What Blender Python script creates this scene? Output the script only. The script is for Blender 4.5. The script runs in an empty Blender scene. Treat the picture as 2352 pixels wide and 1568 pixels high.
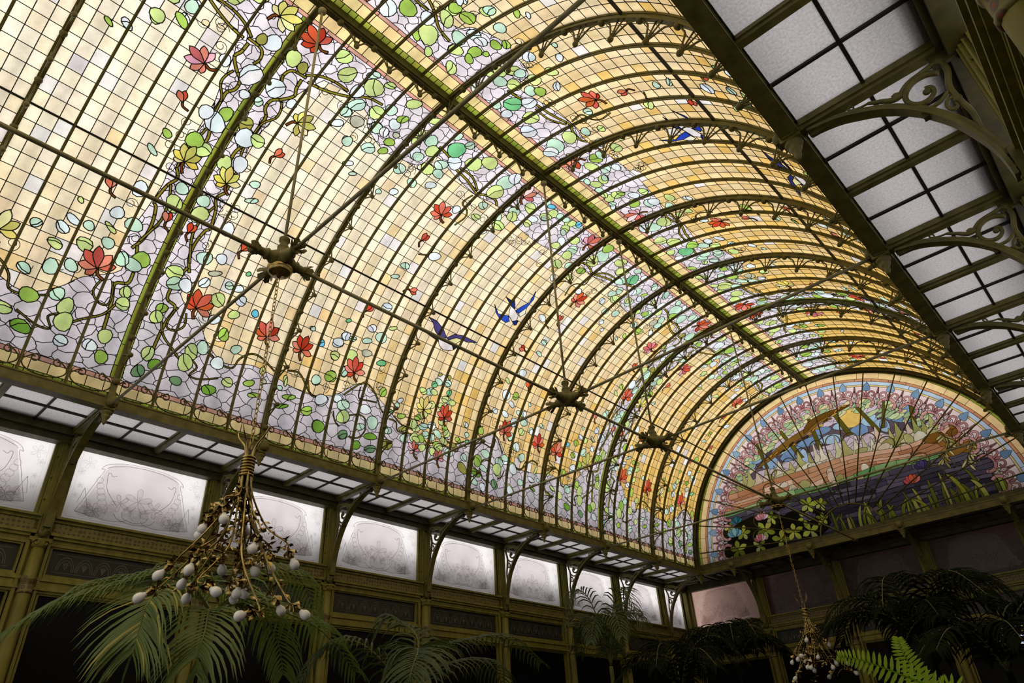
import bpy, math, random
import numpy as np
from math import pi, sin, cos, radians, degrees, hypot, atan2
from mathutils import Vector, Matrix
from mathutils.geometry import delaunay_2d_cdt, tessellate_polygon

random.seed(11)
SC = bpy.context.scene
COL = SC.collection

# ------------------------------------------------------------------ dimensions (metres)
R, RG, D, W = 3.5, 3.56, 1.811, 4.56       # rib radius, glass radius, bay length, wall distance from the axis
ZB = 5.236                                 # springing height of the vault
K0, K1 = -3, 7
YE, YW = K1 * D, K1 * D + 1.06             # end of the vault, end wall
YB = K0 * D - 0.4

# ------------------------------------------------------------------ camera
def rotm(a, b, c):
    return Matrix.Rotation(a, 3, 'Z') @ Matrix.Rotation(b, 3, 'X') @ Matrix.Rotation(c, 3, 'Z')
CAMP = Vector((4.1395, -1.9866, ZB - 3.6355))
CAMR = rotm(0.7193, 2.1347, -0.0614)
FPX = 1569.4
cd = bpy.data.cameras.new('camera')
cam = bpy.data.objects.new('camera', cd)
COL.objects.link(cam)
cd.sensor_width = 36.0
cd.lens = FPX * 36.0 / 2352.0
cd.clip_start = 0.02
cam.matrix_world = Matrix.Translation(CAMP) @ CAMR.to_4x4()
SC.camera = cam
CAMI = CAMR.transposed()
def project(p):
    q = CAMI @ (Vector(p) - CAMP)
    if q.z > -0.05: return None
    return 1176 + FPX * q.x / -q.z, 784 - FPX * q.y / -q.z

# ------------------------------------------------------------------ light and exposure
SKY = 2.3
wd = bpy.data.worlds.new('overcast_sky')
SC.world = wd
wd.use_nodes = True
bgn = wd.node_tree.nodes['Background']
bgn.inputs[0].default_value = (1.0, 0.985, 0.97, 1)
bgn.inputs[1].default_value = SKY
SC.view_settings.view_transform = 'Standard'
SC.view_settings.look = 'None'
SC.view_settings.exposure = 0.0
SC.view_settings.gamma = 1.0
SC.view_settings.use_curve_mapping = False
SC.cycles.max_bounces = 6
SC.cycles.diffuse_bounces = 4
SC.cycles.glossy_bounces = 2
SC.cycles.transmission_bounces = 4
SC.cycles.caustics_reflective = False
SC.cycles.caustics_refractive = False

# ------------------------------------------------------------------ materials
def lin(c):
    return tuple(((v / 255) / 12.92 if v <= 10.3 else (((v / 255) + 0.055) / 1.055) ** 2.4) for v in c)
def newmat(name):
    m = bpy.data.materials.new(name); m.use_nodes = True
    nt = m.node_tree; nt.nodes.clear()
    out = nt.nodes.new('ShaderNodeOutputMaterial')
    return m, nt, out
def noise_mix(nt, ca, cb, scale, lo=0.35, hi=0.65, detail=4.0, coord='Object', stretch=None):
    tc = nt.nodes.new('ShaderNodeTexCoord'); n = nt.nodes.new('ShaderNodeTexNoise')
    n.inputs['Scale'].default_value = scale; n.inputs['Detail'].default_value = detail
    if stretch:
        mp = nt.nodes.new('ShaderNodeMapping'); mp.inputs['Scale'].default_value = stretch
        nt.links.new(tc.outputs[coord], mp.inputs[0]); nt.links.new(mp.outputs[0], n.inputs['Vector'])
    else:
        nt.links.new(tc.outputs[coord], n.inputs['Vector'])
    r = nt.nodes.new('ShaderNodeValToRGB')
    r.color_ramp.elements[0].position = lo; r.color_ramp.elements[1].position = hi
    r.color_ramp.elements[0].color = (*ca, 1); r.color_ramp.elements[1].color = (*cb, 1)
    nt.links.new(n.outputs['Fac'], r.inputs[0])
    return r.outputs[0], n.outputs['Fac']
def paint(name, ca, cb, rough=0.5, metal=0.0, scale=6.0, bump=0.15, lo=0.35, hi=0.65, spec=0.3, stretch=None):
    m, nt, out = newmat(name)
    b = nt.nodes.new('ShaderNodeBsdfPrincipled')
    c, f = noise_mix(nt, ca, cb, scale, lo, hi, stretch=stretch)
    nt.links.new(c, b.inputs['Base Color'])
    b.inputs['Roughness'].default_value = rough; b.inputs['Metallic'].default_value = metal
    b.inputs['Specular IOR Level'].default_value = spec
    if bump:
        bp = nt.nodes.new('ShaderNodeBump'); bp.inputs['Strength'].default_value = bump; bp.inputs['Distance'].default_value = 0.01
        nt.links.new(f, bp.inputs['Height']); nt.links.new(bp.outputs[0], b.inputs['Normal'])
    nt.links.new(b.outputs[0], out.inputs[0])
    return m
def frosted(name, ca, cb, scale, gloss=0.04):
    m, nt, out = newmat(name)
    t = nt.nodes.new('ShaderNodeBsdfTranslucent')
    c, f = noise_mix(nt, ca, cb, scale)
    nt.links.new(c, t.inputs[0])
    g = nt.nodes.new('ShaderNodeBsdfGlossy'); g.inputs['Roughness'].default_value = 0.35
    mx = nt.nodes.new('ShaderNodeMixShader'); mx.inputs[0].default_value = gloss
    nt.links.new(t.outputs[0], mx.inputs[1]); nt.links.new(g.outputs[0], mx.inputs[2])
    nt.links.new(mx.outputs[0], out.inputs[0])
    return m
def stained(name):
    # coloured opalescent glass: the colour of each pane is an attribute of its mesh, streaks and specks come from noise
    m, nt, out = newmat(name)
    a = nt.nodes.new('ShaderNodeAttribute'); a.attribute_name = 'glass_colour'
    tc = nt.nodes.new('ShaderNodeTexCoord')
    n = nt.nodes.new('ShaderNodeTexNoise'); n.inputs['Scale'].default_value = 9.0; n.inputs['Detail'].default_value = 5.0
    nt.links.new(tc.outputs['Object'], n.inputs['Vector'])
    r = nt.nodes.new('ShaderNodeMapRange'); r.inputs[1].default_value = 0.3; r.inputs[2].default_value = 0.7
    r.inputs[3].default_value = 0.86; r.inputs[4].default_value = 1.08
    nt.links.new(n.outputs['Fac'], r.inputs[0])
    n2 = nt.nodes.new('ShaderNodeTexNoise'); n2.inputs['Scale'].default_value = 90.0; n2.inputs['Detail'].default_value = 2.0
    nt.links.new(tc.outputs['Object'], n2.inputs['Vector'])
    r2 = nt.nodes.new('ShaderNodeMapRange'); r2.inputs[1].default_value = 0.25; r2.inputs[2].default_value = 0.75
    r2.inputs[3].default_value = 0.94; r2.inputs[4].default_value = 1.05
    nt.links.new(n2.outputs['Fac'], r2.inputs[0])
    mu = nt.nodes.new('ShaderNodeMath'); mu.operation = 'MULTIPLY'
    nt.links.new(r.outputs[0], mu.inputs[0]); nt.links.new(r2.outputs[0], mu.inputs[1])
    mm = nt.nodes.new('ShaderNodeVectorMath'); mm.operation = 'SCALE'
    nt.links.new(a.outputs['Color'], mm.inputs[0]); nt.links.new(mu.outputs[0], mm.inputs['Scale'])
    t = nt.nodes.new('ShaderNodeBsdfTranslucent'); nt.links.new(mm.outputs[0], t.inputs[0])
    nt.links.new(t.outputs[0], out.inputs[0])
    return m
def leafmat(name, ca, cb, trans, tcol, rough=0.4, scale=5, spec=0.4):
    m, nt, out = newmat(name)
    b = nt.nodes.new('ShaderNodeBsdfPrincipled')
    c, f = noise_mix(nt, ca, cb, scale)
    nt.links.new(c, b.inputs['Base Color']); b.inputs['Roughness'].default_value = rough
    b.inputs['Specular IOR Level'].default_value = spec
    t = nt.nodes.new('ShaderNodeBsdfTranslucent'); t.inputs[0].default_value = (*tcol, 1)
    mx = nt.nodes.new('ShaderNodeMixShader'); mx.inputs[0].default_value = trans
    nt.links.new(b.outputs[0], mx.inputs[1]); nt.links.new(t.outputs[0], mx.inputs[2]); nt.links.new(mx.outputs[0], out.inputs[0])
    return m
def stencil(name, base, ca, cb, sx, sz):
    # rows of small painted rosettes on olive paint
    m, nt, out = newmat(name)
    b = nt.nodes.new('ShaderNodeBsdfPrincipled'); b.inputs['Roughness'].default_value = 0.55
    tc = nt.nodes.new('ShaderNodeTexCoord'); mp = nt.nodes.new('ShaderNodeMapping')
    mp.inputs['Scale'].default_value = (sx, sx, sz)
    nt.links.new(tc.outputs['Object'], mp.inputs[0])
    v = nt.nodes.new('ShaderNodeTexVoronoi'); v.inputs['Scale'].default_value = 1.0; v.inputs['Randomness'].default_value = 0.25
    nt.links.new(mp.outputs[0], v.inputs['Vector'])
    r = nt.nodes.new('ShaderNodeValToRGB'); e = r.color_ramp.elements
    e[0].position = 0.18; e[0].color = (*ca, 1); e[1].position = 0.46; e[1].color = (*base, 1)
    k = e.new(0.24); k.color = (*cb, 1); k = e.new(0.40); k.color = (*cb, 1)
    nt.links.new(v.outputs['Distance'], r.inputs[0]); nt.links.new(r.outputs[0], b.inputs['Base Color'])
    nt.links.new(b.outputs[0], out.inputs[0])
    return m

M_GLASS = stained('stained_glass')
M_LEAD = paint('lead_came', (0.012, 0.011, 0.006), (0.02, 0.018, 0.01), 0.6, bump=0)
M_IRON = paint('olive_iron_paint', (0.085, 0.074, 0.014), (0.15, 0.128, 0.03), 0.45, scale=9, bump=0.2)
M_IRON2 = paint('dark_olive_iron_paint', (0.045, 0.04, 0.009), (0.08, 0.068, 0.016), 0.5, scale=9, bump=0.2)
M_WOOD = paint('yellow_olive_joinery_paint', (0.15, 0.132, 0.02), (0.235, 0.205, 0.038), 0.5, scale=4, bump=0.12, stretch=(3, 3, 0.7))
def glow(name, c, e):
    m, nt, out = newmat(name); n = nt.nodes.new('ShaderNodeEmission'); k, _f = noise_mix(nt, c, tuple(v * .8 for v in c), 6)
    nt.links.new(k, n.inputs[0]); n.inputs[1].default_value = e; nt.links.new(n.outputs[0], out.inputs[0]); return m
M_LIT = glow('lit_window_glass', (0.55, 0.64, 0.9), 1.0)
M_LITY = glow('lit_yellow_border_glass', (0.75, 0.52, 0.05), 0.9)
M_ROD = paint('light_lifted_rod_paint', (0.20, 0.175, 0.08), (0.30, 0.27, 0.14), 0.45, scale=9, bump=0.1)  # olive paint lightened to carry the light falling on the rods
M_GOLD = paint('tarnished_brass', (0.22, 0.155, 0.045), (0.52, 0.39, 0.15), 0.24, metal=1.0, scale=14, bump=0.1)
M_BULB = paint('opal_bulb_glass', (0.86, 0.86, 0.86), (0.95, 0.95, 0.95), 0.12, scale=2, bump=0, spec=0.6)
M_FROST = frosted('frosted_soffit_glass', (0.31, 0.293, 0.30), (0.40, 0.378, 0.387), 60)
M_FROST_E = frosted('shade_toned_frosted_glass', (0.24, 0.18, 0.172), (0.32, 0.25, 0.235), 5, 0.02)  # end windows: shade of the building behind put into the glass colour
M_PANE = frosted('frosted_window_glass', (0.68, 0.655, 0.67), (0.76, 0.74, 0.755), 3)
M_BRICKLIT = frosted('brick_light_window_glass', (0.62, 0.42, 0.36), (0.72, 0.5, 0.43), 3)  # frosted pane with light reflected off the outside brickwork put into its tint
M_BACK = frosted('clear_frosted_window_glass', (0.85, 0.84, 0.82), (0.92, 0.91, 0.89), 3)
M_PANE_IN = frosted('matt_ground_window_glass', (0.80, 0.76, 0.765), (0.88, 0.84, 0.845), 3)
M_ETCH = frosted('etched_line_glass', (0.26, 0.23, 0.23), (0.5, 0.46, 0.46), 12)
M_ETCH2 = frosted('etched_petal_glass', (0.93, 0.90, 0.91), (0.99, 0.97, 0.98), 30)
M_ETCHD = paint('etched_line_in_dark_glass', (0.10, 0.095, 0.085), (0.16, 0.15, 0.135), 0.6, bump=0)
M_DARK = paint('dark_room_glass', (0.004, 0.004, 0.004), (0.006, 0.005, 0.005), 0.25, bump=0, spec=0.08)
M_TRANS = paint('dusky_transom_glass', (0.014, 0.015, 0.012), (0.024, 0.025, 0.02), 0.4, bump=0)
M_STEN = stencil('stencilled_frieze', (0.17, 0.14, 0.03), (0.20, 0.04, 0.02), (0.07, 0.06, 0.02), 20, 20)
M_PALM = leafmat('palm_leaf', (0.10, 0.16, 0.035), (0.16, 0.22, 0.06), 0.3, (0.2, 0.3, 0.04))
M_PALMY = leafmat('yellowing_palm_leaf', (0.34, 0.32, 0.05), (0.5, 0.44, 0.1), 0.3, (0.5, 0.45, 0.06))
M_PALMM = leafmat('shaded_palm_leaf', (0.035, 0.058, 0.012), (0.065, 0.095, 0.022), 0.25, (0.1, 0.15, 0.02))  # palm leaf with the shade of the hall put into its colour
M_PALMD = leafmat('dark_palm_leaf', (0.006, 0.010, 0.004), (0.012, 0.018, 0.006), 0.1, (0.02, 0.03, 0.01), 0.95, spec=0.05)  # gloom of the far end put into the leaf colour
M_STEM = paint('palm_stem', (0.10, 0.11, 0.03), (0.18, 0.18, 0.06), 0.5)
M_FERN = leafmat('fern_leaf', (0.28, 0.46, 0.03), (0.42, 0.62, 0.06), 0.5, (0.6, 0.85, 0.06), 0.45, 30)
M_FLOOR = paint('stone_floor', (0.05, 0.045, 0.04), (0.09, 0.08, 0.07), 0.5)
M_BRICK = paint('outside_brickwork', (0.16, 0.10, 0.08), (0.24, 0.15, 0.12), 0.8)
M_GROUND = paint('outside_ground', (0.22, 0.21, 0.18), (0.32, 0.30, 0.26), 0.9)
M_ROOF = paint('outside_zinc', (0.10, 0.10, 0.10), (0.16, 0.16, 0.16), 0.6)
M_TERR = paint('terracotta_pot', (0.22, 0.09, 0.05), (0.3, 0.13, 0.07), 0.8)

# ------------------------------------------------------------------ object helpers
def tag(o, label=None, cat=None, group=None, kind=None):
    if label: o['label'] = label
    if cat: o['category'] = cat
    if group: o['group'] = group
    if kind: o['kind'] = kind
    return o
def thing(name, label=None, cat=None, loc=(0, 0, 0), group=None, kind=None, parent=None):
    o = bpy.data.objects.new(name, None); COL.objects.link(o)
    o.location = loc; o.empty_display_size = 0.1
    if parent: o.parent = parent
    return tag(o, label, cat, group, kind)
def link(name, me, parent=None, loc=None, rot=None, scale=None):
    o = bpy.data.objects.new(name, me); COL.objects.link(o)
    if parent: o.parent = parent
    if loc is not None: o.location = loc
    if rot is not None: o.rotation_euler = rot
    if scale is not None: o.scale = scale
    return o

class MB:
    """collects shapes, then becomes one mesh"""
    def __init__(s): s.v = []; s.f = []; s.sm = []
    def add(s, vs, fs, smooth=False):
        n = len(s.v); s.v.extend([tuple(p) for p in vs])
        s.f.extend([tuple(i + n for i in f) for f in fs]); s.sm.extend([smooth] * len(fs)); return s
    def box(s, a, b):
        (x0, y0, z0), (x1, y1, z1) = a, b
        return s.add([(x0, y0, z0), (x1, y0, z0), (x1, y1, z0), (x0, y1, z0), (x0, y0, z1), (x1, y0, z1), (x1, y1, z1), (x0, y1, z1)],
              [(0, 3, 2, 1), (4, 5, 6, 7), (0, 1, 5, 4), (1, 2, 6, 5), (2, 3, 7, 6), (3, 0, 4, 7)])
    def tube(s, pts, r, n=6, cap=True, smooth=True):
        pts = [Vector(p) for p in pts]; m = len(pts)
        rs = r if isinstance(r, (list, tuple)) else [r] * m
        t0 = (pts[1] - pts[0]).normalized()
        up = Vector((0, 0, 1)) if abs(t0.z) < 0.9 else Vector((1, 0, 0))
        nx = t0.cross(up).normalized(); vs = []
        for i, p in enumerate(pts):
            t = (pts[min(i + 1, m - 1)] - pts[max(i - 1, 0)])
            if t.length < 1e-9: t = t0
            t = t.normalized()
            nx = (nx - t * nx.dot(t))
            nx = nx.normalized() if nx.length > 1e-6 else t.orthogonal().normalized()
            ny = t.cross(nx)
            for k in range(n):
                a = 2 * pi * k / n
                vs.append(p + (nx * cos(a) + ny * sin(a)) * rs[i])
        fs = [(i * n + k, i * n + (k + 1) % n, (i + 1) * n + (k + 1) % n, (i + 1) * n + k) for i in range(m - 1) for k in range(n)]
        if cap: fs += [tuple(range(n))[::-1], tuple((m - 1) * n + k for k in range(n))]
        return s.add(vs, fs, smooth)
    def lathe(s, prof, o=(0, 0, 0), axis=(0, 0, 1), n=10, smooth=True):
        o = Vector(o); a = Vector(axis).normalized(); u = a.orthogonal().normalized(); w = a.cross(u); vs = []
        for r, h in prof:
            for k in range(n):
                t = 2 * pi * k / n
                vs.append(o + a * h + (u * cos(t) + w * sin(t)) * max(r, 1e-4))
        m = len(prof)
        fs = [(i * n + k, i * n + (k + 1) % n, (i + 1) * n + (k + 1) % n, (i + 1) * n + k) for i in range(m - 1) for k in range(n)]
        fs += [tuple(range(n))[::-1], tuple((m - 1) * n + k for k in range(n))]
        return s.add(vs, fs, smooth)
    def ball(s, c, r, n=8, m=5, axis=(0, 0, 1), sq=1.0):
        return s.lathe([(r * sin(pi * i / m), -r * sq * cos(pi * i / m)) for i in range(m + 1)], c, axis, n)
    def strip(s, path, prof, closed_prof=True, caps=True):
        """sweep: path is a list of functions/frames (origin, ax, ay); prof 2d points"""
        n = len(prof); vs = []
        for o, ax, ay in path:
            for a, b in prof: vs.append(o + ax * a + ay * b)
        fs = []
        for i in range(len(path) - 1):
            for k in range(n if closed_prof else n - 1):
                fs.append((i * n + k, i * n + (k + 1) % n, (i + 1) * n + (k + 1) % n, (i + 1) * n + k))
        if caps and closed_prof: fs += [tuple(range(n))[::-1], tuple((len(path) - 1) * n + k for k in range(n))]
        return s.add(vs, fs)
    def mesh(s, name, mat, mp=None):
        me = bpy.data.meshes.new(name)
        vs = [mp(p) for p in s.v] if mp else s.v
        me.from_pydata(vs, [], s.f); me.materials.append(mat)
        if any(s.sm): me.polygons.foreach_set('use_smooth', s.sm)
        me.update(); return me
    def build(s, name, mat, parent=None, mp=None, **k):
        return link(name, s.mesh(name, mat, mp), parent, **k)

def crom(pts, n=6, closed=False):
    """Catmull-Rom through points of any dimension"""
    P = [np.array(p, float) for p in pts]; out = []
    m = len(P)
    rng = range(m) if closed else range(m - 1)
    for i in rng:
        if closed: a, b, c, d_ = P[i - 1], P[i], P[(i + 1) % m], P[(i + 2) % m]
        else: a, b, c, d_ = P[max(i - 1, 0)], P[i], P[i + 1], P[min(i + 2, m - 1)]
        for k in range(n):
            t = k / n
            out.append(0.5 * ((2 * b) + (c - a) * t + (2 * a - 5 * b + 4 * c - d_) * t * t + (3 * b - a - 3 * c + d_) * t ** 3))
    if not closed: out.append(P[-1])
    return out
ORD = ['first', 'second', 'third', 'fourth', 'fifth', 'sixth', 'seventh', 'eighth', 'ninth', 'tenth', 'eleventh', 'twelfth']

def VP(y, ang, r):
    a = radians(ang)
    return Vector((-r * cos(a), y, ZB + r * sin(a)))

# ------------------------------------------------------------------ the setting: floor, ground
MB().box((-W - 0.1, YB - 0.1, -0.1), (W + 0.1, YW + 0.1, 0)).build('floor', M_FLOOR)['kind'] = 'structure'
g = MB().box((-70, -60, -0.35), (70, 90, -0.12)).build('ground', M_GROUND); g['kind'] = 'structure'

# ------------------------------------------------------------------ leaded glass engine
def inside(poly, P):
    """which of the points P (n,2) lie in the polygon"""
    x, y = P[:, 0], P[:, 1]; r = np.zeros(len(P), bool)
    lo, hi = poly.min(0), poly.max(0)
    idx = np.nonzero((x >= lo[0]) & (x <= hi[0]) & (y >= lo[1]) & (y <= hi[1]))[0]
    if len(idx) == 0: return r
    xs, ys = x[idx], y[idx]; c = np.zeros(len(idx), bool)
    a = poly; b = np.roll(poly, -1, 0)
    for (x0, y0), (x1, y1) in zip(a, b):
        if y0 == y1: continue
        m = ((y0 > ys) != (y1 > ys)) & (xs < (x1 - x0) * (ys - y0) / (y1 - y0) + x0)
        c ^= m
    r[idx] = c; return r

def voronoi_edges(seeds, sx, sy, bend, rnd):
    """edges between cells of scattered seeds, in coordinates stretched by sx, sy; each edge gets a slight bow"""
    pts = [Vector((a / sx, b / sy)) for a, b in seeds]
    vs, es, fs, *_ = delaunay_2d_cdt(pts, [], [], 0, 1e-6)
    cc = []
    for f in fs:
        (ax, ay), (bx, by), (cx, cy) = (vs[i] for i in f[:3])
        dd = 2 * (ax * (by - cy) + bx * (cy - ay) + cx * (ay - by))
        if abs(dd) < 1e-9: cc.append(None); continue
        ux = ((ax * ax + ay * ay) * (by - cy) + (bx * bx + by * by) * (cy - ay) + (cx * cx + cy * cy) * (ay - by)) / dd
        uy = ((ax * ax + ay * ay) * (cx - bx) + (bx * bx + by * by) * (ax - cx) + (cx * cx + cy * cy) * (bx - ax)) / dd
        cc.append((ux * sx, uy * sy))
    em = {}
    for i, f in enumerate(fs):
        for a, b in zip(f, f[1:] + f[:1]): em.setdefault((min(a, b), max(a, b)), []).append(i)
    out = []
    for k, t in em.items():
        if len(t) == 2 and cc[t[0]] and cc[t[1]]:
            p, q = cc[t[0]], cc[t[1]]
            l = hypot(q[0] - p[0], q[1] - p[1])
            if l > 0.8: continue
            if l < 0.02 or not bend: out.append([p, q]); continue
            m = ((p[0] + q[0]) / 2 - (q[1] - p[1]) * bend * rnd.uniform(-1, 1), (p[1] + q[1]) / 2 + (q[0] - p[0]) * bend * rnd.uniform(-1, 1))
            out.append([p, m, q])
    return out

class Leaded:
    def __init__(s, outline):
        s.P = []; s.E = []; s.L = []; s.shapes = []
        s.outline = np.array(outline, float); s.line(list(outline) + [outline[0]], -1)
    def line(s, pts, layer):
        n = len(s.P)
        s.P.extend([(float(p[0]), float(p[1])) for p in pts])
        s.E.extend([(n + i, n + i + 1) for i in range(len(pts) - 1)]); s.L.extend([layer] * (len(pts) - 1))
    def shape(s, pts, col, jit=0.06, line=None):
        i = len(s.shapes); a = np.array(pts, float)
        s.shapes.append((a, col, jit)); s.line(list(pts) + [pts[0]], 10 + i)
        if line is not None: s.line(line, 10 + i)
        return i
    def solve(s, visible, colour, rnd):
        """visible(layer array, midpoints) for layers below 10; colour(point) for ground panes. -> panes [(loops, tris2d, col)], came edges"""
        vs, es, fs, _ov, oe, _of = delaunay_2d_cdt([Vector(p) for p in s.P], s.E, [], 0, 1e-5)
        V = np.array([(v[0], v[1]) for v in vs]); T = np.array([f[:3] for f in fs])
        ce = [i for i, o in enumerate(oe) if o]
        EA = np.array([es[i] for i in ce]); mid = (V[EA[:, 0]] + V[EA[:, 1]]) / 2
        top = np.full(len(mid), -1)
        cen = V[T].mean(1); ttop = np.full(len(cen), -1)
        vis = np.zeros(len(mid), bool); wid = np.zeros(len(mid), int)
        ins = inside(s.outline, cen)
        containing = []
        for j, (poly, _c, _j) in enumerate(s.shapes):
            m = inside(poly, mid); containing.append(m); top[m] = j
            ttop[inside(poly, cen)] = j
        lay = np.array([max(s.L[k] for k in oe[i]) for i in ce])
        low = lay < 10
        vl = visible(lay, mid)
        # an edge may stem from several input lines: the topmost shape outline decides, otherwise any visible ground line
        for n_, i in enumerate(ce):
            ls = [s.L[k] for k in oe[i]]
            ml = max(ls)
            if ml >= 10: vis[n_] = top[n_] <= ml - 10 or not any(containing[j][n_] for j in range(ml - 10 + 1, len(s.shapes)))
            if not vis[n_] and min(ls) < 10: 
                if min(ls) == -1: vis[n_] = True
                else: vis[n_] = vl[n_] and top[n_] < 0 if ml < 10 else (visible(np.array([min(ls)]), mid[n_:n_ + 1])[0] and top[n_] < 0)
        vk = {}
        for (a, b), f in zip(EA.tolist(), vis): vk[(min(a, b), max(a, b))] = f
        em = {}
        for t, (a, b, c) in enumerate(T.tolist()):
            for p, q in ((a, b), (b, c), (c, a)): em.setdefault((min(p, q), max(p, q)), []).append(t)
        par = list(range(len(T)))
        def find(x):
            while par[x] != x: par[x] = par[par[x]]; x = par[x]
            return x
        for e, t in em.items():
            if len(t) == 2 and not vk.get(e, False):
                a, b = find(t[0]), find(t[1])
                if a != b: par[a] = b
        grp = {}
        for t in range(len(T)):
            if ins[t]: grp.setdefault(find(t), []).append(t)
        panes = []
        tv = V[T]
        area = 0.5 * np.abs((tv[:, 1, 0] - tv[:, 0, 0]) * (tv[:, 2, 1] - tv[:, 0, 1]) - (tv[:, 2, 0] - tv[:, 0, 0]) * (tv[:, 1, 1] - tv[:, 0, 1]))
        for g_, ts in grp.items():
            big = max(ts, key=lambda t: area[t]); k = ttop[big]
            if k >= 0: c, j = s.shapes[k][1], s.shapes[k][2]
            else: c, j = colour(cen[big])
            f = 1 + rnd.uniform(-j, j)
            c = tuple(min(1.0, max(0.0, v * f * (1 + rnd.uniform(-j, j) * 0.4))) for v in c)
            # outline of the group, straight runs joined, then cut into triangles
            nxt = {}; S = set(ts); ok = True
            for t in ts:
                a, b, c2 = T[t].tolist()
                for p, q in ((a, b), (b, c2), (c2, a)):
                    tt = em[(min(p, q), max(p, q))]
                    if not all(x in S for x in tt) or len(tt) == 1:
                        if p in nxt: ok = False
                        nxt[p] = q
            tris = None
            if ok and nxt:
                loops = []; left = dict(nxt)
                while left:
                    st = next(iter(left)); lp = [st]; q = left.pop(st)
                    while q != st and q in left: lp.append(q); q = left.pop(q)
                    if q != st: ok = False; break
                    loops.append(lp)
                if ok and len(loops) == 1:
                    lp = loops[0]; keep = []
                    for i in range(len(lp)):
                        a, b, c2 = V[lp[i - 1]], V[lp[i]], V[lp[(i + 1) % len(lp)]]
                        cr = (b[0] - a[0]) * (c2[1] - b[1]) - (b[1] - a[1]) * (c2[0] - b[0])
                        if abs(cr) > 1e-6 + 0.004 * hypot(*(b - a)) * hypot(*(c2 - b)): keep.append(lp[i])
                    if len(keep) >= 3:
                        co = [tuple(V[i]) for i in keep]
                        if True:
                            tr = [(0, 1, 2)] if len(co) == 3 else [(0, 1, 2), (0, 2, 3)] if len(co) == 4 else tessellate_polygon([[Vector((p[0], p[1], 0)) for p in co]])
                            ta = sum(abs((co[t[1]][0] - co[t[0]][0]) * (co[t[2]][1] - co[t[0]][1]) - (co[t[2]][0] - co[t[0]][0]) * (co[t[1]][1] - co[t[0]][1])) for t in tr) / 2
                            ga = sum(area[t] for t in ts)
                            if abs(ta - ga) < 0.02 * ga: tris = (co, [tuple(t) for t in tr])
            if tris is None:
                ids = sorted({i for t in ts for i in T[t].tolist()}); mp = {v: i for i, v in enumerate(ids)}
                tris = ([tuple(V[i]) for i in ids], [tuple(mp[i] for i in T[t].tolist()) for t in ts])
            panes.append((tris[0], tris[1], c, float(sum(area[t] for t in ts))))
        io = inside(s.outline, mid)
        came = [(V[a], V[b], l) for (a, b), f, l, i in zip(EA.tolist(), vis, lay, io) if f and (i or l == -1)]
        return panes, came

def put_glass(root, panes, came, mp, width, limit=300, minpx=90.0):
    """panes large in the picture become objects of their own, the others one mesh; the lead net is one mesh.
    mp(a, b, h): layout point a, b and height h towards the room -> world"""
    scored = []
    for co, fs, c, ar in panes:
        w3 = [mp(a, b, 0.0) for a, b in co]
        pp = [project(p) for p in w3]; px = 0.0
        if all(pp):
            x0, x1 = min(p[0] for p in pp), max(p[0] for p in pp); y0, y1 = min(p[1] for p in pp), max(p[1] for p in pp)
            if x1 > 0 and x0 < 2352 and y1 > 0 and y0 < 1568:
                px = sum(abs((pp[f[1]][0] - pp[f[0]][0]) * (pp[f[i]][1] - pp[f[0]][1]) - (pp[f[i]][0] - pp[f[0]][0]) * (pp[f[1]][1] - pp[f[0]][1])) / 2 if i == 2 else
                         abs((pp[f[i - 1]][0] - pp[f[0]][0]) * (pp[f[i]][1] - pp[f[0]][1]) - (pp[f[i]][0] - pp[f[0]][0]) * (pp[f[i - 1]][1] - pp[f[0]][1])) / 2
                         for f in fs for i in range(2, len(f)))
        scored.append((px, w3, fs, c))
    scored.sort(key=lambda t: -t[0])
    rest = []
    def colour(me, cols):
        at = me.attributes.new('glass_colour', 'FLOAT_COLOR', 'FACE')
        at.data.foreach_set('color', cols)
    for n_, (px, w3, fs, c) in enumerate(scored):
        if n_ < limit and px >= minpx:
            me = bpy.data.meshes.new('glass_pane'); me.from_pydata(w3, [], fs); me.materials.append(M_GLASS)
            colour(me, [v for _ in fs for v in (*c, 1.0)])
            link('glass_pane', me, root)
        else: rest.append((w3, fs, c))
    if rest:
        vs, ff, cl = [], [], []
        for w3, fs, c in rest:
            n = len(vs); vs.extend(w3); ff.extend(tuple(i + n for i in f) for f in fs); cl.extend(v for _ in fs for v in (*c, 1.0))
        me = bpy.data.meshes.new('small_glass'); me.from_pydata(vs, [], ff); me.materials.append(M_GLASS); colour(me, cl)
        link('small_glass', me, root)['kind'] = 'stuff'
    vs, ff = [], []
    for a, b, l in came:
        w = width(l) / 2; d = b - a; ln = hypot(*d)
        if ln < 1e-6: continue
        d = d / ln; n = np.array((-d[1], d[0])) * w; a2 = a - d * w * 0.5; b2 = b + d * w * 0.5; k = len(vs)
        for p, h in ((a2 + n, 0.002), (a2, 0.008), (a2 - n, 0.002), (b2 + n, 0.002), (b2, 0.008), (b2 - n, 0.002)): vs.append(mp(p[0], p[1], h))
        ff += [(k, k + 1, k + 4, k + 3), (k + 1, k + 2, k + 5, k + 4)]
    me = bpy.data.meshes.new('lead_came'); me.from_pydata(vs, [], ff); me.materials.append(M_LEAD)
    link('lead_came', me, root)['kind'] = 'stuff'

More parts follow.
